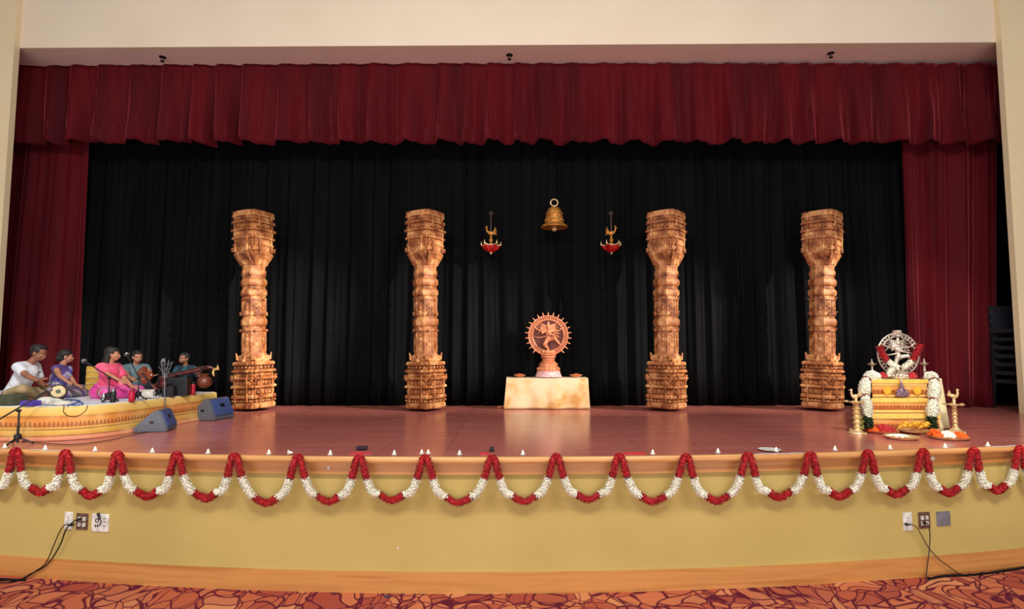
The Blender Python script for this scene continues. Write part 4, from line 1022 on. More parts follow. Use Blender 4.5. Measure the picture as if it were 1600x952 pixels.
lap = [((0, .05, .12), (0, -.05, .10), .175, .15), ((-.09, .06, .09), (.09, .06, .09), .135, .135), ((0, 0, .11), (-.34, -.30, .10), .13, .09), ((0, 0, .11), (.34, -.30, .10), .13, .09), ((-.34, -.30, .09), (.08, -.40, .07), .085, .07), ((.34, -.30, .09), (-.1, -.36, .07), .085, .07), ((0, -.1, .10), (0, -.36, .08), .12, .075), ((-.17, -.2, .11), (.17, -.2, .11), .10, .10)]
drape(g2, lap, 'sari_skirt', sari1, r2)
drape(g2, [((.13, -.10, .50), (-.02, -.13, .36), .06, .09), ((-.02, -.12, .38), (-.14, -.06, .22), .09, .09), ((.14, .03, .52), (.13, .12, .34), .055, .07), ((0, -.09, .30), (.05, -.06, .16), .10, .12), ((.13, .12, .34), (.12, .16, .12), .06, .05)], 'sari_drape', m_stripes('silver_violet_pallu', (100, 96, 196), (206, 202, 210), (150, 136, 178), (1.2, -.4, .9), 24., .35, .1), r2)
# 3: singer in pink
s3 = .755; O3 = sit(167, 6.98)
pink = M('bright_pink_silk', (232, 62, 116), .55, 0, (244, 112, 140), 5., .4, .02, sheen=.3); mag = M('magenta_silk', (226, 58, 158), .5, 0, (240, 110, 186), 6., .5, .02, sheen=.3)
r3, g3 = person('person with long black hair in a pink outfit singing into a microphone', O3, math.radians(84), s3, SK2, lean=(0, .04), head=(math.radians(2), 0, math.radians(20)),
    hands=[(at(203, 606, 6.62), Vector((.8, -.2, -.2)), Vector((0, .2, -1)), .4), (at(206, 604, 7.0), Vector((.8, -.2, -.1)), Vector((0, 0, -1)), .5)], shirt=pink, style='tunic', sleeve=.8, hair='long', build=1.06)
drape(g3, lap+[((-.30, -.28, .08), (-.36, -.44, .05), .08, .05), ((.30, -.3, .08), (.20, -.46, .05), .08, .05)], 'skirt', mag, r3)
drape(g3, [((.14, .02, .50), (.15, -.08, .30), .055, .05), ((.15, -.08, .30), (.16, -.16, .14), .05, .05)], 'scarf', M('pale_pink_scarf', (240, 150, 170), .6, 0, (226, 100, 130), 14.), r3)
# 4: violinist
s4 = .70; O4 = sit(211, 7.6)
teal = M('grey_teal_cotton', (112, 138, 146), .85, 0, (86, 110, 120), 5., .2, .01)
r4, g4 = person('person with short black hair in a grey teal shirt playing a violin', O4, math.radians(38), s4, SK2, lean=(0, .05), head=(math.radians(16), 0, math.radians(12)),
    hands=[(at(205, 597, 7.16), Vector((.6, -.2, -.1)), Vector((.2, .3, -1)), .8), (at(240, 600, 7.14), Vector((.2, -.4, .5)), Vector((-.8, 0, .3)), .9)], shirt=teal, style='shirt', sleeve=.8, pants=M('slate_trousers', (72, 78, 96), .85))
# 5: lute player
s5 = .66; O5 = sit(290, 7.74)
r5, g5 = person('person with beard in a dark teal plaid shirt playing a long-necked lute', O5, math.radians(-6), s5, SK1, lean=(0, .04), head=(math.radians(5), 0, math.radians(-6)),
    hands=[(at(266, 598, 7.46), Vector((.5, -.5, -.3)), Vector((.3, .6, -.5)), .6), (at(312, 588, 7.52), Vector((-.2, -.5, .7)), Vector((-.5, .6, .3)), .8)], shirt=m_plaid('teal_plaid', (18, 44, 62), (30, 96, 112), (20, 26, 44), 46., 52.), style='shirt', sleeve=.85, pants=M('charcoal_trousers', (46, 48, 56), .85), build=1.08)
mb = MB(); H5 = g5['H']; mb.sph(H5(0, -.048, -.072), (.052*s5, .045*s5, .036*s5), 3); mb.sph(H5(0, -.089, -.046), (.026*s5, .009*s5, .006*s5), 2)
part('beard', mb, HAIR, r5, True)

# ------------------------------------------------------------------ instruments
# barrel drum on the drummer's lap
ax = Vector((.62, -.74, .12)).normalized(); root = thing('barrel_drum', dc-ax*.2-WZ*.1, 'wooden barrel drum with a cream head and dark centre spot on the drummer\'s lap', 'drum')
mb = MB(); mb.lathe([(.056, 0), (.064, -.02), (.084, -.16), (.088, -.22), (.076, -.34), (.054, -.42), (.052, -.43)], dc, 32, ax); part('drum_body', mb, M('dark_jackwood', (96, 54, 30), .4, 0, (60, 32, 20), 20., stretch=(1, 1, .2)), root)
mb = MB(); mb.lathe([(.046, .006), (.063, .004), (.067, -.004), (.066, -.018), (.061, -.02)], dc, 32, ax)
part('rim_ring', mb, M('pale_hide', (226, 208, 160), .6, 0, (196, 172, 120), 40.), root)
mb = MB(); mb.lathe([(.001, .004), (.058, .005), (.061, .0), (.058, -.006)], dc, 32, ax); part('drum_head', mb, M('cream_drum_skin', (236, 226, 190), .6), root)
mb = MB(); mb.lathe([(.001, .008), (.022, .0075), (.025, .005)], dc, 24, ax); part('tuning_spot', mb, M('grey_tuning_paste', (96, 104, 88), .7), root)
qx = ax.orthogonal().normalized(); 
for k in range(16):
    a = 2*PI*k/16; u = qx.copy(); u.rotate(Matrix.Rotation(a, 3, ax)); u2 = qx.copy(); u2.rotate(Matrix.Rotation(a+.2, 3, ax))
    mb = MB(); mb.tube([dc+u*.066-ax*.02, dc+u2*.087-ax*.16, dc+u*.090-ax*.22, dc+u2*.057-ax*.415], .0045, 6); part('lacing_strap', mb, MT['blk'], root)
# small purple cushion
p_ = at(44, 635, 5.95); mb = MB(); mb.box((p_.x, 5.98, SHZ+.034), (.15, .11, .055), bevel=.025); props(part('cushion', mb, M('violet_cloth', (92, 70, 190), .8, 0, (70, 50, 160), 10.)), 'small violet cushion on the platform in front of the drummer', 'cushion')
p_ = at(6, 630, 6.0); mb = MB(); mb.box((p_.x-.14, 6.12, SHZ+.055), (.44, .22, .105), bevel=.04); props(part('bolster', mb, M('olive_canvas', (78, 82, 58), .9, 0, (60, 66, 46), 10.)), 'olive canvas bag at the far left end of the platform', 'bag')
# violin
vt = at(221, 579, 7.28); vb = at(241, 603, 7.10); va = (vb-vt).normalized(); vn = Vector((-.25, -.9, .35)); vn = (vn-va*vn.dot(va)).normalized(); vs_ = va.cross(vn)
root = thing('violin', vt, 'reddish brown violin held by the person in the grey teal shirt', 'violin')
def vio(mb, L, W, th, o0, mat, name):
    n = 48; poly = []
    prof = [(0, .0), (.03, .55), (.12, .86), (.24, .84), (.36, .58), (.47, .52), (.57, .62), (.70, 1.), (.86, .98), (.96, .66), (1., 0.)]
    pr = crom([(a, b_) for a, b_ in prof], 4); pts = [(a*L, b_*W) for a, b_ in pr]; full = pts+[(a, -b_) for a, b_ in pts[-2:0:-1]]
    for off, sc in ((0, 1.), (th*.8, 1.), (th, .93)): poly.append([mb.b.verts.new(vt+va*(a+(.0 if sc == 1 else (L*.5-a)*.05))+vs_*(b_*sc)+vn*(o0+off)) for a, b_ in full])
    N = len(full)
    for A_, B_ in zip(poly, poly[1:]):
        for i in range(N): mb.b.faces.new((A_[i], A_[(i+1) % N], B_[(i+1) % N], B_[i]))
    mb.b.faces.new(poly[0][::-1]); mb.b.faces.new(poly[-1]); part(name, mb, mat, root)
# body nearest the chin (vt), neck running down to the left hand
vmat = M('varnished_red_wood', (150, 66, 34), .25, 0, (112, 40, 20), 14., coat=.5, stretch=(1, 1, .3))
vt = vt-va*.02; mb = MB(); vio(mb, .27, .082, .035, -.01, vmat, 'violin_body')
mb = MB(); mb.chain([vt+va*.10+vn*.034, vt+va*.27+vn*.036, vt+va*.42+vn*.03], [.010, .011, .009]); part('neck', mb, MT['blk'], root)
mb = MB(); mb.chain([vt+va*.42+vn*.03, vt+va*.47+vn*.026, vt+va*.49+vn*.01], [.010, .012, .012]); part('scroll', mb, vmat, root)
for k in range(4):
    mb = MB(); q = (k-1.5)*.004; mb.tube([vt+va*.04+vn*.032+vs_*q, vt+va*.09+vn*.046+vs_*q*1.8, vt+va*.42+vn*.042+vs_*q], .0009, 5); part('string', mb, MT['steel'], root)
mb = MB(); mb.box(vt+va*.09+vn*.036, (.03, .006, .022), rot=Matrix((vs_, va, vn)).transposed().to_4x4()); part('bridge', mb, MT['nosing'], root)
b0 = at(204, 597, 7.12); b1 = at(247, 585, 7.2); root = thing('violin_bow', b0, 'slim violin bow held across the violin', 'bow')
mb = MB(); mb.tube([b0, b0.lerp(b1, .5)+WZ*.012, b1], .0042, 7); part('stick', mb, vmat, root)
mb = MB(); mb.tube([b0-WZ*.012, b1-WZ*.004], .002, 5); part('bow_hair', mb, MT['white'], root); mb = MB(); mb.box(b0.lerp(b1, .06)-WZ*.006, (.03, .012, .016), bevel=.002); part('frog', mb, MT['blk'], root)
# long-necked lute lying across the player's lap
n0 = at(252, 592, 7.34); n1 = at(318, 576, 7.46); dn = (n1-n0).normalized()
root = thing('veena', n0, 'long dark red lute with golden curled head and round gourd', 'lute')
nm = M('dark_red_lacquer', (98, 24, 22), .3, 0, (70, 14, 14), 14., coat=.4)
mb = MB(); mb.chain([n0-dn*.02, n0+dn*.2, n1], [.026, .027, .024], 14); mb.chain([n1, n1+dn*.05+WZ*.004, n1+dn*.10-WZ*.012, n1+dn*.13-WZ*.045], [.024, .023, .019, .015], 12); part('neck', mb, nm, root)
mb = MB(); mb.chain([n0+WZ*.022-dn*.02, n1+WZ*.020], [.012, .012], 8); 
for k in range(22): q = n0.lerp(n1, .08+.042*k)+WZ*.03; mb.cone(q-Vector((.0, .026, 0)), q+Vector((0, .026, 0)), .0035, .0035, 6)
part('fret_board', mb, M('dark_wax_and_frets', (92, 58, 40), .4, .2, (60, 34, 26), 60.), root)
h0 = n1+dn*.13-WZ*.045
mb = MB(); mb.chain([h0, h0+Vector((.035, 0, .004)), h0+Vector((.055, 0, .028))], [.017, .020, .012], 10); mb.cone(h0+Vector((.04, 0, .012)), h0+Vector((.075, 0, -.006)), .014, .003, 8); mb.chain([h0, h0+Vector((-.01, 0, -.05)), h0+Vector((.004, 0, -.085))], [.014, .015, .010], 8); mb.cone(h0+Vector((.05, 0, .03)), h0+Vector((.05, 0, .062)), .009, .002, 8)
part('carved_head', mb, M('gilt_carving', (232, 200, 128), .4, .3, (190, 140, 70), 40.), root)
gc = at(319.5, 597, 7.45)
mb = MB(); mb.sph(gc, (.092, .088, .082), 3); mb.cone(gc+WZ*.075, gc+WZ*.11, .035, .05, 16); part('gourd', mb, M('brown_gourd', (116, 58, 36), .35, 0, (92, 40, 26), 8., coat=.4), root)
mb = MB(); mb.lathe([(.001, -.088), (.03, -.086), (.034, -.078)], gc, 20); part('gourd_knob', mb, MT['blk'], root)
bc = at(258, 603, 7.34); mb = MB(); mb.sph(bc, (.12, .11, .10), 3); part('bowl', mb, nm, root)
for k in range(4): mb = MB(); mb.tube([n0+WZ*.045+Vector((0, .012-.008*k, 0)), n1+WZ*.034+Vector((0, .010-.006*k, 0))], .0011, 5); part('string', mb, MT['steel'], root)
for k in range(3): mb = MB(); q = n1+dn*(.01+.03*k); mb.cone(q-Vector((0, .02, 0)), q-Vector((0, .07, 0)), .005, .004, 8); mb.sph(q-Vector((0, .075, 0)), (.010, .012, .012), 2); part('tuning_peg', mb, MT['blk'], root)

# ------------------------------------------------------------------ microphones, stands and gear
def mic_stand(base, top, boom, tail, lb, r=.008, tripod=.16, mic=True, mat=None, round_base=False, silver=False):
    mat = mat or MT['blk']; root = thing('microphone_stand', base, lb, 'microphone stand')
    if round_base: mb = MB(); mb.lathe([(.11, 0), (.11, .008), (.09, .018), (.02, .026), (.015, .04)], base, 28); part('round_base', mb, mat, root)
    else:
        mb = MB(); mb.lathe([(.03, .05), (.034, .06), (.03, .10), (.012, .11)], base, 16); part('hub', mb, mat, root)
        for k in range(3):
            a = .5+2*PI*k/3; mb = MB(); mb.cap(base+WZ*.075, base+Vector((tripod*math.cos(a), tripod*math.sin(a), .012)), .009, .008, 8); mb.sph(base+Vector((tripod*math.cos(a), tripod*math.sin(a), .013)), .012, 1); part('leg', mb, mat, root)
    mb = MB(); mb.cone(base+WZ*.02, base.lerp(top, .55), r*1.3, r*1.3, 10); mb.cone(base.lerp(top, .52), top, r, r, 10); part('pole', mb, mat, root)
    mb = MB(); mb.sph(top, (.018, .016, .018), 2); mb.cone(top-WY*.03, top+WY*.02, .010, .010, 8); part('boom_clutch', mb, mat, root)
    mb = MB(); mb.cone(tail, boom, r*.9, r*.9, 10); part('boom', mb, mat, root)
    if mic:
        d = (boom-tail).normalized(); m_ = thing('microphone', boom, lb.replace('microphone stand', 'microphone on the stand') if False else mic, 'microphone')
        mb = MB(); mb.cone(boom-d*.01, boom+d*.10, .011, .016, 14); part('handle', mb, MT['blk'], m_)
        mb = MB(); mb.sph(boom+d*.115, .026, 2); mb.lathe([(.027, -.003), (.028, .0), (.027, .003)], boom+d*.105, 20, d); part('grille', mb, MT['steel'] if silver else MT['grey'], m_)
    return root
b_ = onz(27, 695, ZS+.0); b_.z = ZS
mic_stand(b_, at(30, 642, b_.y), at(59, 620, b_.y+.12), at(-12, 662, b_.y-.10), 'black boom microphone stand on the stage floor before the drummer',   .009, .12, 'dark microphone aimed at the drum from the front boom stand')
b_ = Vector((at(172, 0, 6.45).x, 6.45, SHZ)); b_ = Vector((at(171, 600, 6.45).x, 6.45, SHZ))
mic_stand(b_, at(171, 591, 6.45), at(142, 571, 6.5), at(184, 597, 6.42), 'short black boom microphone stand in front of the singer in pink', .007, .09, 'dark microphone on the short boom between sari wearer and singer', round_base=False)
b_ = Vector((at(217, 600, 6.62).x, 6.62, SHZ))
mic_stand(b_, at(217, 592, 6.62), at(202, 561, 6.85), at(221, 598, 6.58), 'slim black microphone stand holding the silver singing microphone', .006, .08, 'silver-grilled microphone at the mouth of the singer in pink', silver=True)
b_ = Vector((at(228, 600, 7.0).x, 7.0, SHZ))
mic_stand(Vector((at(249, 600, 7.15).x, 7.15, SHZ)), at(249, 596, 7.15), at(252, 576, 7.12), at(244, 606, 7.2), 'small black microphone stand beside the violinist', .006, .07, 'small microphone pointed at the lute player')
# tall chrome stand standing on the stage floor beyond the platform edge
b_ = onz(257.5, 667.5, ZS); b_.z = ZS
root = thing('chrome_stand', b_, 'thin chrome pole stand with folded music desk rising past the platform edge', 'stand')
mb = MB(); mb.cone(b_+WZ*.03, at(257, 584, b_.y), .008, .007, 10); part('pole', mb, M('dull_chrome', (150, 150, 154), .4, .8), root)
for k in range(3): a = .4+2*PI*k/3; mb = MB(); mb.cap(b_+WZ*.12, b_+Vector((.07*math.cos(a), .07*math.sin(a), .008)), .005, .005, 8); part('leg', mb, MT['steel'], root)
mb = MB(); t_ = at(257, 584, b_.y)
for i, (x, y) in enumerate(((252, 563), (258, 559), (264, 562), (270, 565), (248, 573))):
    mb.cone(at(258+(i-2)*1.5, 590, b_.y), at(x, y, b_.y+.02), .005, .004, 6)
for (x0, y0, x1, y1) in ((250, 570, 269, 568), (252, 578, 266, 576), (254, 585, 264, 584), (250, 566, 266, 584), (268, 566, 254, 584)): mb.cone(at(x0, y0, b_.y+.01), at(x1, y1, b_.y+.01), .0035, .0035, 6)
part('folding_desk', mb, M('grey_desk_metal', (120, 122, 128), .5, .5), root)
# amplifier boxes, flask, cups
def amp(px, Y, w, d, h, lb, rz=0):
    O = Vector((at(px, 600, Y).x, Y, SHZ)); root = thing('amplifier', O, lb, 'amplifier', rz=rz)
    mb = MB(); mb.box((0, 0, h/2), (w, d, h), bevel=.010); part('cabinet', mb, MT['blk'], root, True)
    mb = MB(); mb.box((0, -d/2-.003, h*.5), (w*.88, .006, h*.84), bevel=.002)
    part('grille', mb, M('grille_cloth', (38, 40, 46), .9, 0, (24, 25, 30), 120., .5), root, True)
    mb = MB(); mb.tube([(-w*.2, 0, h), (-w*.2, 0, h+.025), (w*.2, 0, h+.025), (w*.2, 0, h)], .007, 8); part('handle', mb, MT['rubber'], root, True)
amp(279, 7.34, .25, .14, .235, 'large black amplifier box on the platform before the lute player', math.radians(12))
amp(265, 7.16, .13, .12, .13, 'smaller black amplifier box beside the chrome stand', math.radians(12))
def bottle(px, Y, r, h, mat, lb, cat, capm=None):
    O = Vector((at(px, 600, Y).x, Y, SHZ)); root = thing(cat.replace(' ', '_'), O, lb, cat)
    part('body', MB().lathe([(r*.95, 0), (r, .004), (r, h*.74), (r*.72, h*.82), (r*.7, h*.84)], n=22), mat, root, True)
    part('cap', MB().lathe([(r*.74, h*.84), (r*.76, h*.98), (r*.7, h)], n=22), capm or MT['blk'], root, True)
bottle(302, 7.52, .030, .165, M('red_flask', (206, 34, 52), .35), 'tall red flask standing beside the large black amplifier', 'flask')
bottle(207, 6.52, .033, .13, M('crimson_bottle', (200, 20, 62), .35), 'crimson bottle standing before the pink skirt of the singer', 'bottle', M('crimson_cap', (170, 14, 50), .4))
bottle(178, 6.40, .030, .155, MT['blk'], 'black vacuum flask beside the short boom stand', 'flask', MT['steel'])
bottle(163, 6.42, .022, .10, MT['steel'], 'small steel tumbler left of the black vacuum flask', 'tumbler', MT['steel'])
P = at(206, 597, 6.9)
# papers
def sheet_(px, Y, w, d, rz, lb, z=0):
    P = Vector((at(px, 600, Y).x, Y, SHZ+z)); mb = MB()
    mb.grid(lambda u, v: Vector(((u-.5)*w, (v-.5)*d, .004+.012*math.sin(u*3+v*2)**2)), 8, 8); o = part('paper_sheets', mb, MT['white'], thick=.003, origin=(0, 0, 0)); o.location = P; o.rotation_euler = (0, 0, rz); props(o, lb, 'papers')
sheet_(231, 6.92, .24, .18, .5, 'loose white music sheets on the platform below the violin')
mb = MB(); q = Vector((at(240, 600, 7.14).x, 6.98, SHZ)); mb.box(q+Vector((0, .02, .045)), (.18, .10, .09), rot=(.3, 0, .3), bevel=.012); props(part('white_bag', mb, MT['white']), 'small white bag on the platform beside the music sheets', 'bag')
# yellow box behind the singer, red cup handle, heap of cables
q = Vector((at(149, 600, 7.35).x, 7.35, SHZ)); root = thing('wooden_box', q, 'yellow slatted box standing behind the singer in pink', 'box')
mb = MB(); mb.box((0, 0, .19), (.17, .12, .38), bevel=.008); part('box_body', mb, M('yellow_paint', (226, 184, 84), .6, 0, (206, 160, 60), 10.), root, True)
for z in (.08, .16, .24, .32): mb = MB(); mb.box((0, -.064, z), (.16, .012, .022), bevel=.003); part('slat', mb, M('pale_yellow_paint', (240, 208, 116), .6), root, True)
rnd = random.Random(9); pts = [(105+22*math.sin(i*1.3)+rnd.uniform(-4, 4), 629+5*math.cos(i*1.9)) for i in range(9)]
P = crom([tuple(onz(x, y, SHZ+.008)) for x, y in pts], 6); mb = MB(); mb.tube(P, .006, 6); props(part('blue_cable', mb, M('blue_rubber', (60, 110, 190), .5)), 'tangled blue cable on the sheet in front of the sari wearer', 'cable')
P = crom([tuple(onz(x, y, ZP+.01)) for x, y in ((97, 628), (100, 636))]+[tuple(at(x, y, 5.78)) for x, y in ((99, 643), (106, 650), (120, 651), (133, 643))]+[tuple(onz(137, 634, ZP+.01))], 6); mb = MB(); mb.tube(P, .004, 6); props(part('hanging_cable', mb, MT['rubber']), 'thin black cable looping over the front edge of the platform', 'cable')
# stage monitors
def wedge(O, rz, s, lb, dents):
    root = thing('stage_monitor', O, lb, 'stage monitor', 'wedge monitors on the stage', rz=rz)
    prof = [(-.20, 0), (.16, 0), (.21, .07), (.10, .30), (.03, .31), (-.16, .10)]      # y,z side outline: the low front rises to a sloping face
    prof = [(-.19, .0), (.21, .0), (.235, .03), (.22, .08), (-.02, .30), (-.09, .31), (-.20, .05)]
    prof = [(y*s, z*s) for y, z in prof]; W = .42*s; mb = MB()
    A_ = [mb.b.verts.new((-W/2, y, z)) for y, z in prof]; B_ = [mb.b.verts.new((W/2, y, z)) for y, z in prof]; n = len(prof)
    for k in range(n): mb.b.faces.new((A_[k], A_[(k+1) % n], B_[(k+1) % n], B_[k]))
    mb.b.faces.new(A_[::-1]); mb.b.faces.new(B_)
    bmesh.ops.bevel(mb.b, geom=mb.b.edges[:], offset=.012*s, segments=2, affect='EDGES')
    part('cabinet', mb, M('charcoal_cabinet', (104, 112, 124), .55, 0, (84, 90, 102), 60., .2), root, True, label=None)
    # grille on the long slope that faces local -Y
    a = Vector((0, -.20*s, .055*s)); c_ = Vector((0, -.095*s, .30*s)); mid = (a+c_)/2; dirv = (c_-a).normalized(); nn = Vector((0, -dirv.z, dirv.y)); Rm = Matrix((Vector((1, 0, 0)), dirv, -nn)).transposed().to_4x4() if False else Matrix((Vector((1, 0, 0)), dirv, Vector((1, 0, 0)).cross(dirv))).transposed().to_4x4()
    mb = MB(); mb.box(mid+nn*.006, (W*.90, (c_-a).length*.9, .012), rot=Rm, bevel=.004); g_ = part('grille', mb, M('blue_grey_grille', (76, 96, 156), .5, .1, (58, 74, 124), 160., .5), root, True)
    mb = MB(); mb.box(mid+nn*.014+dirv*.02, (W*.2, .05*s, .006), rot=Rm, bevel=.002); part('badge', mb, MT['blk'], root, True)
    for x in (-1, 1): mb = MB(); mb.box((x*(W/2+.001), 0, .14*s), (.008, .055*s, .03*s), bevel=.003); part('side_grip', mb, MT['blk'], root, True)
O = onz(236, 674, ZS); O.z = ZS; wedge(O+Vector((.03, .06, 0)), math.radians(104), .82, 'wedge monitor nearer the stage edge, its grey side towards the hall', 0)
O = onz(319, 656, ZS); O.z = ZS; wedge(O+Vector((.07, .08, 0)), math.radians(80), .95, 'wedge monitor at the right end of the platform, blue grille showing', 0)
for px, py, lb in ((261, 668, 'white cable plug loop beside the nearer wedge monitor'), (341, 652, 'white cable plug loop under the farther wedge monitor')):
    P = onz(px, py, ZS+.012); mb = MB(); mb.tube(crom([tuple(P+Vector((.05*math.cos(t*1.4), .03*math.sin(t*2.2), .012*math.sin(t)**2))) for t in range(6)], 5), .006, 6); props(part('white_cable', mb, MT['white']), lb, 'cable')
P = crom([tuple(onz(x, y, ZS+.008)) for x, y in ((27, 688), (60, 692), (110, 695), (160, 690), (200, 681), (236, 674))], 6)
props(part('floor_cable', MB().tube([Vector(p) for p in P], .004, 6), MT['rubber']), 'black cable running along the stage floor beside the platform', 'cable')

# ------------------------------------------------------------------ flower-decked altar
AC = at(1407, 650, 6.6).x
MT['altar'] = m_brocade('yellow_altar_cloth', .2, [(0, (236, 180, 90)), (.12, (246, 200, 110)), (.2, (214, 130, 60)), (.62, (232, 160, 84)), (.68, (150, 80, 30)), (.72, (250, 208, 110)), (1., (252, 214, 120))], motif=(140, 70, 24), lo=.22, hi=.50, n=70.)
root = thing('stepped_altar', (AC, 6.8, ZS), 'three-step altar covered in yellow gold cloth at the right of the stage', 'altar')
def X(px, Y): return at(px, 620, Y).x
tiers = [(1357, 1466, 6.60, ZS, at(1407, 647, 6.60).z), (1361, 1453, 6.72, at(1407, 647, 6.60).z, at(1407, 622, 6.72).z), (1363, 1450, 6.84, at(1407, 622, 6.72).z, at(1407, 592.5, 6.84).z)]
for i, (xa, xb, Y, z0, z1) in enumerate(tiers):
    xa, xb = X(xa, Y), X(xb, Y); mb = MB()
    mb.prism([(xa, Y), (xb, Y), (xb, 7.25), (xa+(7.25-Y)*.72, 7.25)], z0, z1-.006); bmesh.ops.bevel(mb.b, geom=mb.b.edges[:], offset=.005, segments=2, affect='EDGES')
    st = part('step', mb, MT['altar'], None); st.location.z = z0+.0; me = st.data; st.parent = root; st.matrix_parent_inverse = Matrix(); st.location = st.location-root.location
    mb = MB(); mb.box(((xa+xb)/2, Y-.006, z1-.028), (xb-xa+.012, .022, .05), bevel=.008); part('top_border', mb, M('bright_gold_border', (250, 206, 104), .5, 0, (238, 180, 80), 30.), root)
    mb = MB(); mb.tube([(xa, Y-.008, z0+.045), (xb, Y-.008, z0+.045)], .006, 6)
    for k in range(int((xb-xa)/.035)): mb.sph((xa+.02+k*.035, Y-.008, z0+.075), (.012, .006, .016), 1, rot=(0, .6, 0))
    part('woven_motif', mb, M('copper_thread', (196, 106, 50), .5, .2, (150, 74, 30), 50.), root)
AT = tiers[2][4]
for px, sd in ((1386, 'left'), (1433, 'right')):
    P = at(px, 610, 6.815); mb = MB(); mb.lathe([(.001, 0), (.045, 0), (.047, .006), (.032, .010), (.03, .016), (.001, .018)], P+Vector((0, 0, 0)), 24, (0, -1, 0))
    for k in range(10): a = 2*PI*k/10; mb.sph(P+Vector((.042*math.cos(a), -.008, .042*math.sin(a))), (.011, .008, .011), 1)
    props(part('gold_medallion', mb, MT['petal_y']), 'round yellow medallion on the %s half of the top altar step front' % sd, 'medallion')
# little figure in front of the top step, standing on the middle one
P = Vector((X(1410, 6.77), 6.775, tiers[1][4])); root = thing('small_figurine', P, 'small purple-silver seated figurine before the top altar step', 'figurine')
mb = MB(); mb.sph((0, 0, .02), (.065, .03, .022), 2); mb.sph((0, 0, .075), (.045, .03, .045), 2); mb.sph((0, -.005, .125), .026, 2); mb.cone((0, 0, .145), (0, 0, .19), .02, .008, 10)
for sd in (-1, 1): mb.chain([(sd*.035, 0, .095), (sd*.062, -.01, .065), (sd*.03, -.025, .05)], [.014, .012, .010], 8); mb.chain([(sd*.03, 0, .04), (sd*.07, -.01, .03), (0, -.025, .025)], [.02, .017, .012], 8)
remesh(mb, 'figure', M('purple_silver', (150, 124, 140), .4, .4, (100, 70, 86), 40.), root, voxel=.004, smooth=1)
part('silver_crest', MB().lathe([(.012, .185), (.014, .2), (.006, .225), (.001, .24)], n=14), MT['silver'], root, True)
# silver dancing figure
s = 7.03/F; P = Vector((X(1407, 7.03), 7.03, AT)); zc = (593-556)*s
root = thing('dancing_figure_statue', P, 'silver four-armed dancing figure in an oval ring on top of the yellow altar', 'statue')
ring = MB(); n = 72
def ov(a, r): return Vector((r*1.0*math.cos(a)*s, 0, zc+r*1.02*math.sin(a)*s))
ring.tube([ov(2*PI*k/n, 32) for k in range(n)], 1.1*s, 8, True); ring.tube([ov(2*PI*k/n, 26.5) for k in range(n)], .9*s, 8, True)
for k in range(34): a = 2*PI*k/34; ring.cone(ov(a, 26.5), ov(a, 32), 1.3*s, 1.5*s, 6)
rg2 = part('halo_ring', ring, MT['silver'], root, True)
mb = MB(); mb.lathe([(6.5*s, 0), (6.8*s, 2*s), (5*s, 3*s), (6*s, 6*s), (6.4*s, 9*s), (1*s, 9.5*s)], (0, 0, zc+28*s), 20); part('crest_finial', mb, MT['silver'], root, True)
mb = MB(); dancer(mb, 54*s, 0, -.6*s, zc-26*s, .95); remesh(mb, 'figure', MT['silver'], root, voxel=.005, smooth=1)
mb = MB(); mb.lathe([(15*s, 0), (15.5*s, 2*s), (13*s, 4*s), (12*s, 7*s), (14*s, 8.5*s), (10*s, 11*s), (6*s, 14*s)], n=28)
for k in range(18): a = 2*PI*k/18; mb.sph((13.4*s*math.cos(a), 13.4*s*math.sin(a), 4*s), (2.4*s, 2.4*s, 3*s), 1)
part('lotus_pedestal', mb, MT['silver'], root, True)
# garland on the silver figure: red shoulders, white lower runs
root = thing('flower_garland', P+Vector((0, -.08, .1)), 'red and white garland hung over the silver ring of the altar statue', 'garland'); rnd = random.Random(44)
def sp(px, py, Y=6.94): return at(px, py, Y)
for k, pts in enumerate((((1374, 541), (1378, 552), (1385, 563)), ((1438, 539), (1433, 550), (1426, 563)))):
    mb = MB(); petals(mb, [sp(*q) for q in pts], .032, 1600, rnd, .02); part('red_flowers', mb, MT['petal_r'], root)
for pts in (((1388, 565), (1396, 571), (1403, 575)), ((1424, 565), (1417, 571), (1410, 575))):
    mb = MB(); petals(mb, [sp(*q) for q in pts], .028, 1500, rnd, .017); part('white_flowers', mb, MT['petal_w'], root)
for px, m_, lb in ((1381, 'petal_r', 'small bunch of red flowers left of the silver statue foot'), (1427, 'petal_r', 'small bunch of red flowers right of the silver statue foot')):
    c0 = Vector((X(px, 6.93), 6.93, AT)); mb = MB(); heap(mb, c0+WZ*.02, .045, .035, .06, 60, .022, rnd); o = part('flower_bunch', mb, MT[m_]); props(o, lb, 'flowers')
mb = MB(); c0 = Vector((X(1390, 6.95), 6.95, AT)); petals(mb, [c0+WZ*.03, c0+Vector((.02, 0, .09)), c0+Vector((.06, 0, .12))], .03, 1500, rnd, .018); props(part('flower_bunch', mb, MT['petal_w']), 'white jasmine bunch at the foot of the silver statue', 'flowers')
# silver lamps on the top step
def small_lamp(px, Y, z, top_py, lb):
    P = Vector((X(px, Y), Y, z)); h = at(px, top_py, Y).z-z; root = thing('silver_lamp', P, lb, 'lamp', 'silver lamps on the altar')
    part('stem', MB().lathe([(.034, 0), (.036, .008), (.016, .02), (.012, h*.35), (.018, h*.4), (.011, h*.45), (.013, h*.64), (.02, h*.68)], n=18), MT['silver'], root, True)
    part('oil_dish', MB().lathe([(.015, h*.66), (.045, h*.72), (.052, h*.76), (.045, h*.75), (.01, h*.72)], n=24), MT['silver'], root, True)
    part('finial', MB().lathe([(.016, h*.74), (.02, h*.8), (.007, h*.86), (.009, h*.9), (.001, h)], n=14), MT['silver'], root, True)
small_lamp(1365, 6.98, AT, 561, 'slim silver lamp on the altar top left of the statue'); small_lamp(1447, 6.98, AT, 560, 'slim silver lamp on the altar top right of the statue')
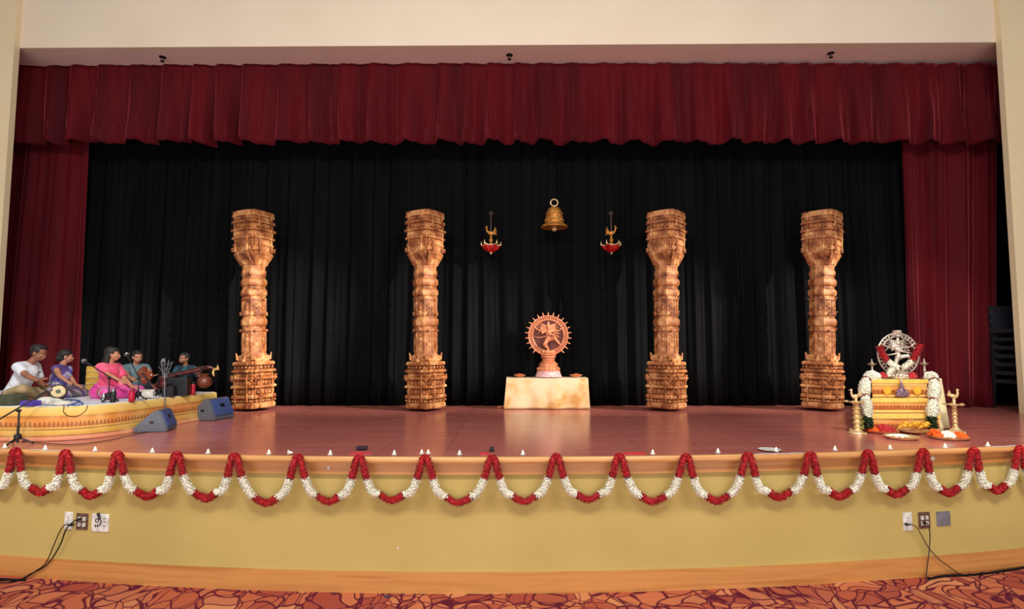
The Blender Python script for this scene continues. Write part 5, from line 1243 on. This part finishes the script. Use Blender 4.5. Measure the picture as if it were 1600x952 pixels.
# cream cloth falling over the right side
mb = MB(); p0 = at(1466, 592, 6.9); p1 = at(1482, 672, 6.6)
def fc(u, v):
    a = at(1450+22*u, 589+3*u, 7.02-.2*u); c_ = Vector((X(1462, 6.6)+(X(1497, 6.7)-X(1462, 6.6))*u, 6.60+.25*u, ZS+.012)); p = a.lerp(c_, v); return p+Vector((.012*math.sin(u*14+v*3)*v, .012*math.cos(u*12), .05*math.sin(PI*v)*u*0))
mb.grid(fc, 24, 20); props(part('draped_cloth', mb, M('cream_cotton', (240, 230, 186), .8, 0, (226, 212, 160), 6., .3), thick=.006), 'cream cotton cloth slanting down the right side of the altar', 'cloth')
# thick white flower garlands either side
def white_garland(path, lb, r=.052):
    root = thing('jasmine_garland', at(path[0][0], path[0][1], path[0][2]), lb, 'garland', 'thick white garlands on the altar'); P = crom([tuple(at(*q)) for q in path], 6); P = [Vector(p) for p in P]
    n = len(P); k = n//3
    for i, (a, c_) in enumerate(((0, k), (k, 2*k), (2*k, n-1))):
        mb = MB(); Q = P[a:c_+1]; u_ = max(1, len(Q)//5)
        petals(mb, Q, r*.72, 1500, rnd, .022); petals(mb, Q[u_:-u_], r*.95, 1800, rnd, .022); petals(mb, Q[2*u_:-2*u_+1 or None], r*1.12, 1500, rnd, .022) if len(Q[2*u_:-2*u_+1]) > 1 else None; part('white_flowers', mb, MT['petal_w'], root)
        if i: mb = MB(); d = (P[a+1]-P[a-1]).normalized(); mb.torus(P[a], r*.78, .012, d, 24, 6); part('red_band', mb, M('maroon_ribbon', (130, 30, 34), .6), root)
    mb = MB(); petals(mb, [P[-1], P[-1]+Vector((0, 0, -.07)), P[-1]+Vector((0, -.01, -.13))], .036, 1800, rnd, .03); part('leaf_tassel', mb, MT['leaf'], root)
white_garland([(1372, 590, 6.96), (1360, 588, 6.88), (1352, 598, 6.78), (1351, 615, 6.66), (1354, 632, 6.54), (1356, 652, 6.50)], 'thick white jasmine garland draped down the left side of the altar')
white_garland([(1446, 590, 6.96), (1456, 589, 6.88), (1460, 600, 6.78), (1459, 620, 6.66), (1457, 638, 6.54), (1456, 652, 6.50)], 'thick white jasmine garland draped down the right side of the altar')
mb = MB(); c0 = Vector((X(1346, 6.42), 6.5, ZS)); heap(mb, c0+WZ*.05, .04, .04, .22, 50, .03, rnd); o = part('leaf_bunch', mb, M('yellow_green_leaf', (150, 140, 50), .7, 0, (90, 96, 40), 30.)); props(o, 'bunch of yellow-green leaves between the left garland and brass lamp', 'leaves')
# tall brass lamps with bird finials
def tall_lamp(px, Y, top_py, dish_py, flip, lb, wide):
    P = Vector((X(px, Y), Y, ZS)); h = at(px, dish_py, Y).z-ZS; H_ = at(px, top_py, Y).z-ZS
    root = thing('brass_lamp', P, lb, 'lamp', 'tall bird-topped brass lamps', rz=0)
    part('foot', MB().lathe([(.095, 0), (.10, .006), (.095, .018), (.06, .026), (.04, .045), (.03, .06)], n=32), MT['brass2'], root, True)
    pr = [(.028, .05)]
    for k in range(5):
        z = .06+(h-.09)*k/5; dz = (h-.09)/5; pr += [(wide*.72, z), (wide, z+dz*.25), (wide*.62, z+dz*.45), (wide*.8, z+dz*.6), (wide*.6, z+dz*.85)]
    pr += [(wide*.8, h-.02), (.02, h)]
    part('column', MB().lathe(pr, n=22), MT['brass2'], root, True)
    mb = MB(); mb.lathe([(.02, h-.012), (.06, h-.006), (.092, h+.006), (.088, h+.010), (.02, h+.002)], n=32)
    for k in range(5): a = 2*PI*k/5; mb.cone((.08*math.cos(a), .08*math.sin(a), h+.006), (.115*math.cos(a), .115*math.sin(a), h+.012), .016, .005, 8)
    part('oil_dish', mb, MT['brass2'], root, True)
    part('neck', MB().lathe([(.02, h), (.014, h+.03), (.02, h+.05), (.012, h+.07), (.014, H_-.10)], n=14), MT['brass2'], root, True)
    z = H_-.085; f = flip; mb = MB(); mb.sph((0, 0, z), (.042, .022, .026), 2, rot=(0, .4*f, 0)); mb.chain([(f*.03, 0, z), (f*.05, 0, z+.035), (f*.045, 0, z+.065)], [.018, .012, .010], 8); mb.sph((f*.047, 0, z+.075), .013, 2); mb.cone((f*.055, 0, z+.075), (f*.078, 0, z+.068), .006, .001, 6)
    for k in range(4): mb.cone((-f*.025, 0, z), (-f*(.05+.008*k), 0, z+.07-.018*k), .010, .006, 6)
    part('bird', mb, MT['brass2'], root, True)
tall_lamp(1337, 6.44, 608, 629, -1, 'tall brass bird lamp standing left of the yellow altar', .045)
tall_lamp(1490, 6.52, 608, 633, 1, 'tall brass bird lamp standing right of the yellow altar', .030)
# trays of flowers on the floor before the altar
def tray(px, py, r, mat, lb, fills, z=0., seed=1, tilt=0):
    P = onz(px, py, ZS+z); P.z = ZS+z+.002; root = thing('flower_tray', P, lb, 'tray', 'flower trays before the altar'); rnd = random.Random(seed)
    part('tray', MB().lathe([(r*.8, 0), (r*.84, .003), (r*.98, .022), (r, .030), (r*.96, .030), (r*.8, .008), (.01, .006)], n=40), mat, root, True)
    for i, (dx, dy, rx, ry, h, n, rr, m_, nm) in enumerate(fills):
        mb = MB(); heap(mb, (dx, dy, .02), rx, ry, h, n, rr, rnd); o = part(nm, mb, MT[m_], root, True)
        o['kind'] = 'stuff'
tray(1378, 676.5, .17, MT['copper'], 'copper tray of red and orange flowers before the altar, left of three', [(-.11, 0, .05, .06, .06, 60, .024, 'petal_o', 'orange_flowers'), (.02, 0, .08, .08, .08, 90, .024, 'petal_r', 'red_flowers'), (.11, .02, .04, .06, .06, 30, .022, 'petal_r', 'rose_petals')], 0, 3)
tray(1409, 686, .165, MT['brass2'], 'shiny brass plate nearest the hall before the altar, middle of three', [(-.02, .03, .10, .07, .02, 40, .02, 'petal_w', 'white_petals')], 0, 4)
tray(1482, 686, .185, MT['brass2'], 'brass tray of orange marigolds and white jasmine before the altar, right of three', [(-.125, .02, .05, .07, .08, 60, .026, 'petal_o', 'orange_flowers'), (.10, -.02, .07, .08, .05, 70, .024, 'petal_o', 'marigolds'), (-.01, .01, .09, .09, .06, 110, .02, 'petal_w', 'jasmine_buds')], 0, 5)
# fruit heap
P = onz(1432, 679, ZS); P.z = ZS; root = thing('fruit_bowl', P+Vector((0, .05, 0)), 'shallow bowl heaped with yellow bananas in front of the altar', 'bowl')
part('bowl', MB().lathe([(.05, 0), (.06, .004), (.14, .03), (.15, .045), (.145, .046), (.05, .012)], n=32), MT['brass2'], root, True)
for k in range(8):
    a = -1.0+k*.28; P2 = P+Vector((0, .05, .05)); mb = MB(); c0 = Vector((.04*(k-3.5), (k % 3)*.03-.03, .02+.02*(k % 2)))
    mb.chain([P2+c0+Vector((-.055, -.01, .0)), P2+c0+Vector((-.02, -.02, .026)), P2+c0+Vector((.025, -.015, .03)), P2+c0+Vector((.06, 0, .012))], [.008, .019, .019, .007], 8)
    props(part('banana', mb, MT['petal_y']), ['leftmost', 'second from left', 'third from left', 'fourth from left', 'fourth from right', 'third from right', 'second from right', 'rightmost'][k]+' of the yellow bananas heaped before the altar', 'banana', 'bananas in the bowl')
P = onz(1404, 671, ZS); mb = MB(); mb.sph((P.x, P.y+.02, ZS+.05), (.05, .05, .05), 2)
for k in range(6): a = k; mb.cone((P.x, P.y+.02, ZS+.09), (P.x+.012*math.cos(a), P.y+.02+.012*math.sin(a), ZS+.135), .010, .002, 6)
props(part('coconut', mb, M('brown_husk', (120, 84, 60), .9, 0, (84, 56, 40), 30., .5)), 'brown coconut sitting between the red flowers and the bananas', 'coconut')
P = onz(1340, 678, ZS); 
for px, lb in ((1329, 'small brass cup at the left foot of the altar, outermost'), (1338, 'small brass cup before the left brass lamp')):
    P = onz(px, 676, ZS); props(part('brass_cup', MB().lathe([(.018, 0), (.022, .003), (.020, .02), (.026, .045), (.024, .045), (.012, .01)], (P.x, P.y-.02, ZS+.001), 18), MT['brass2']), lb, 'cup', 'brass cups by the altar')
# ------------------------------------------------------------------ stacked chairs in the right wing
chair = None
lv = ['topmost', 'second from the top', 'third from the top', 'fourth from the top', 'third from the bottom', 'second from the bottom', 'bottom']
CX = at(1577, 600, 8.95).x+.18; navy = M('navy_upholstery', (26, 26, 40), .8, 0, (18, 18, 30), 30.)
for k in range(7):
    z = ZS+(6-k)*.135; lb = 'dark navy stacking chair, %s of the stack in the right wing' % lv[k]
    if chair is None:
        chair = thing('stacking_chair', (CX, 8.95, z), lb, 'chair', 'stacked chairs in the right wing')
        part('seat', MB().box((0, 0, .44), (.46, .46, .065), bevel=.022), navy, chair, True); part('backrest', MB().box((.0, .24, .44+.30), (.44, .045, .24), bevel=.018), navy, chair, True)
        for sx in (-1, 1):
            for sy in (-1, 1): part('leg', MB().cone((sx*.225, sy*.2, .41), (sx*.238, sy*.235, .001), .011, .011, 8), MT['rubber'], chair, True)
            part('back_upright', MB().cone((sx*.2, .215, .42), (sx*.2, .25, .8), .011, .011, 8), MT['rubber'], chair, True)
    else: c = copy_tree(chair); c.location = (CX, 8.95, z); props(c, lb)
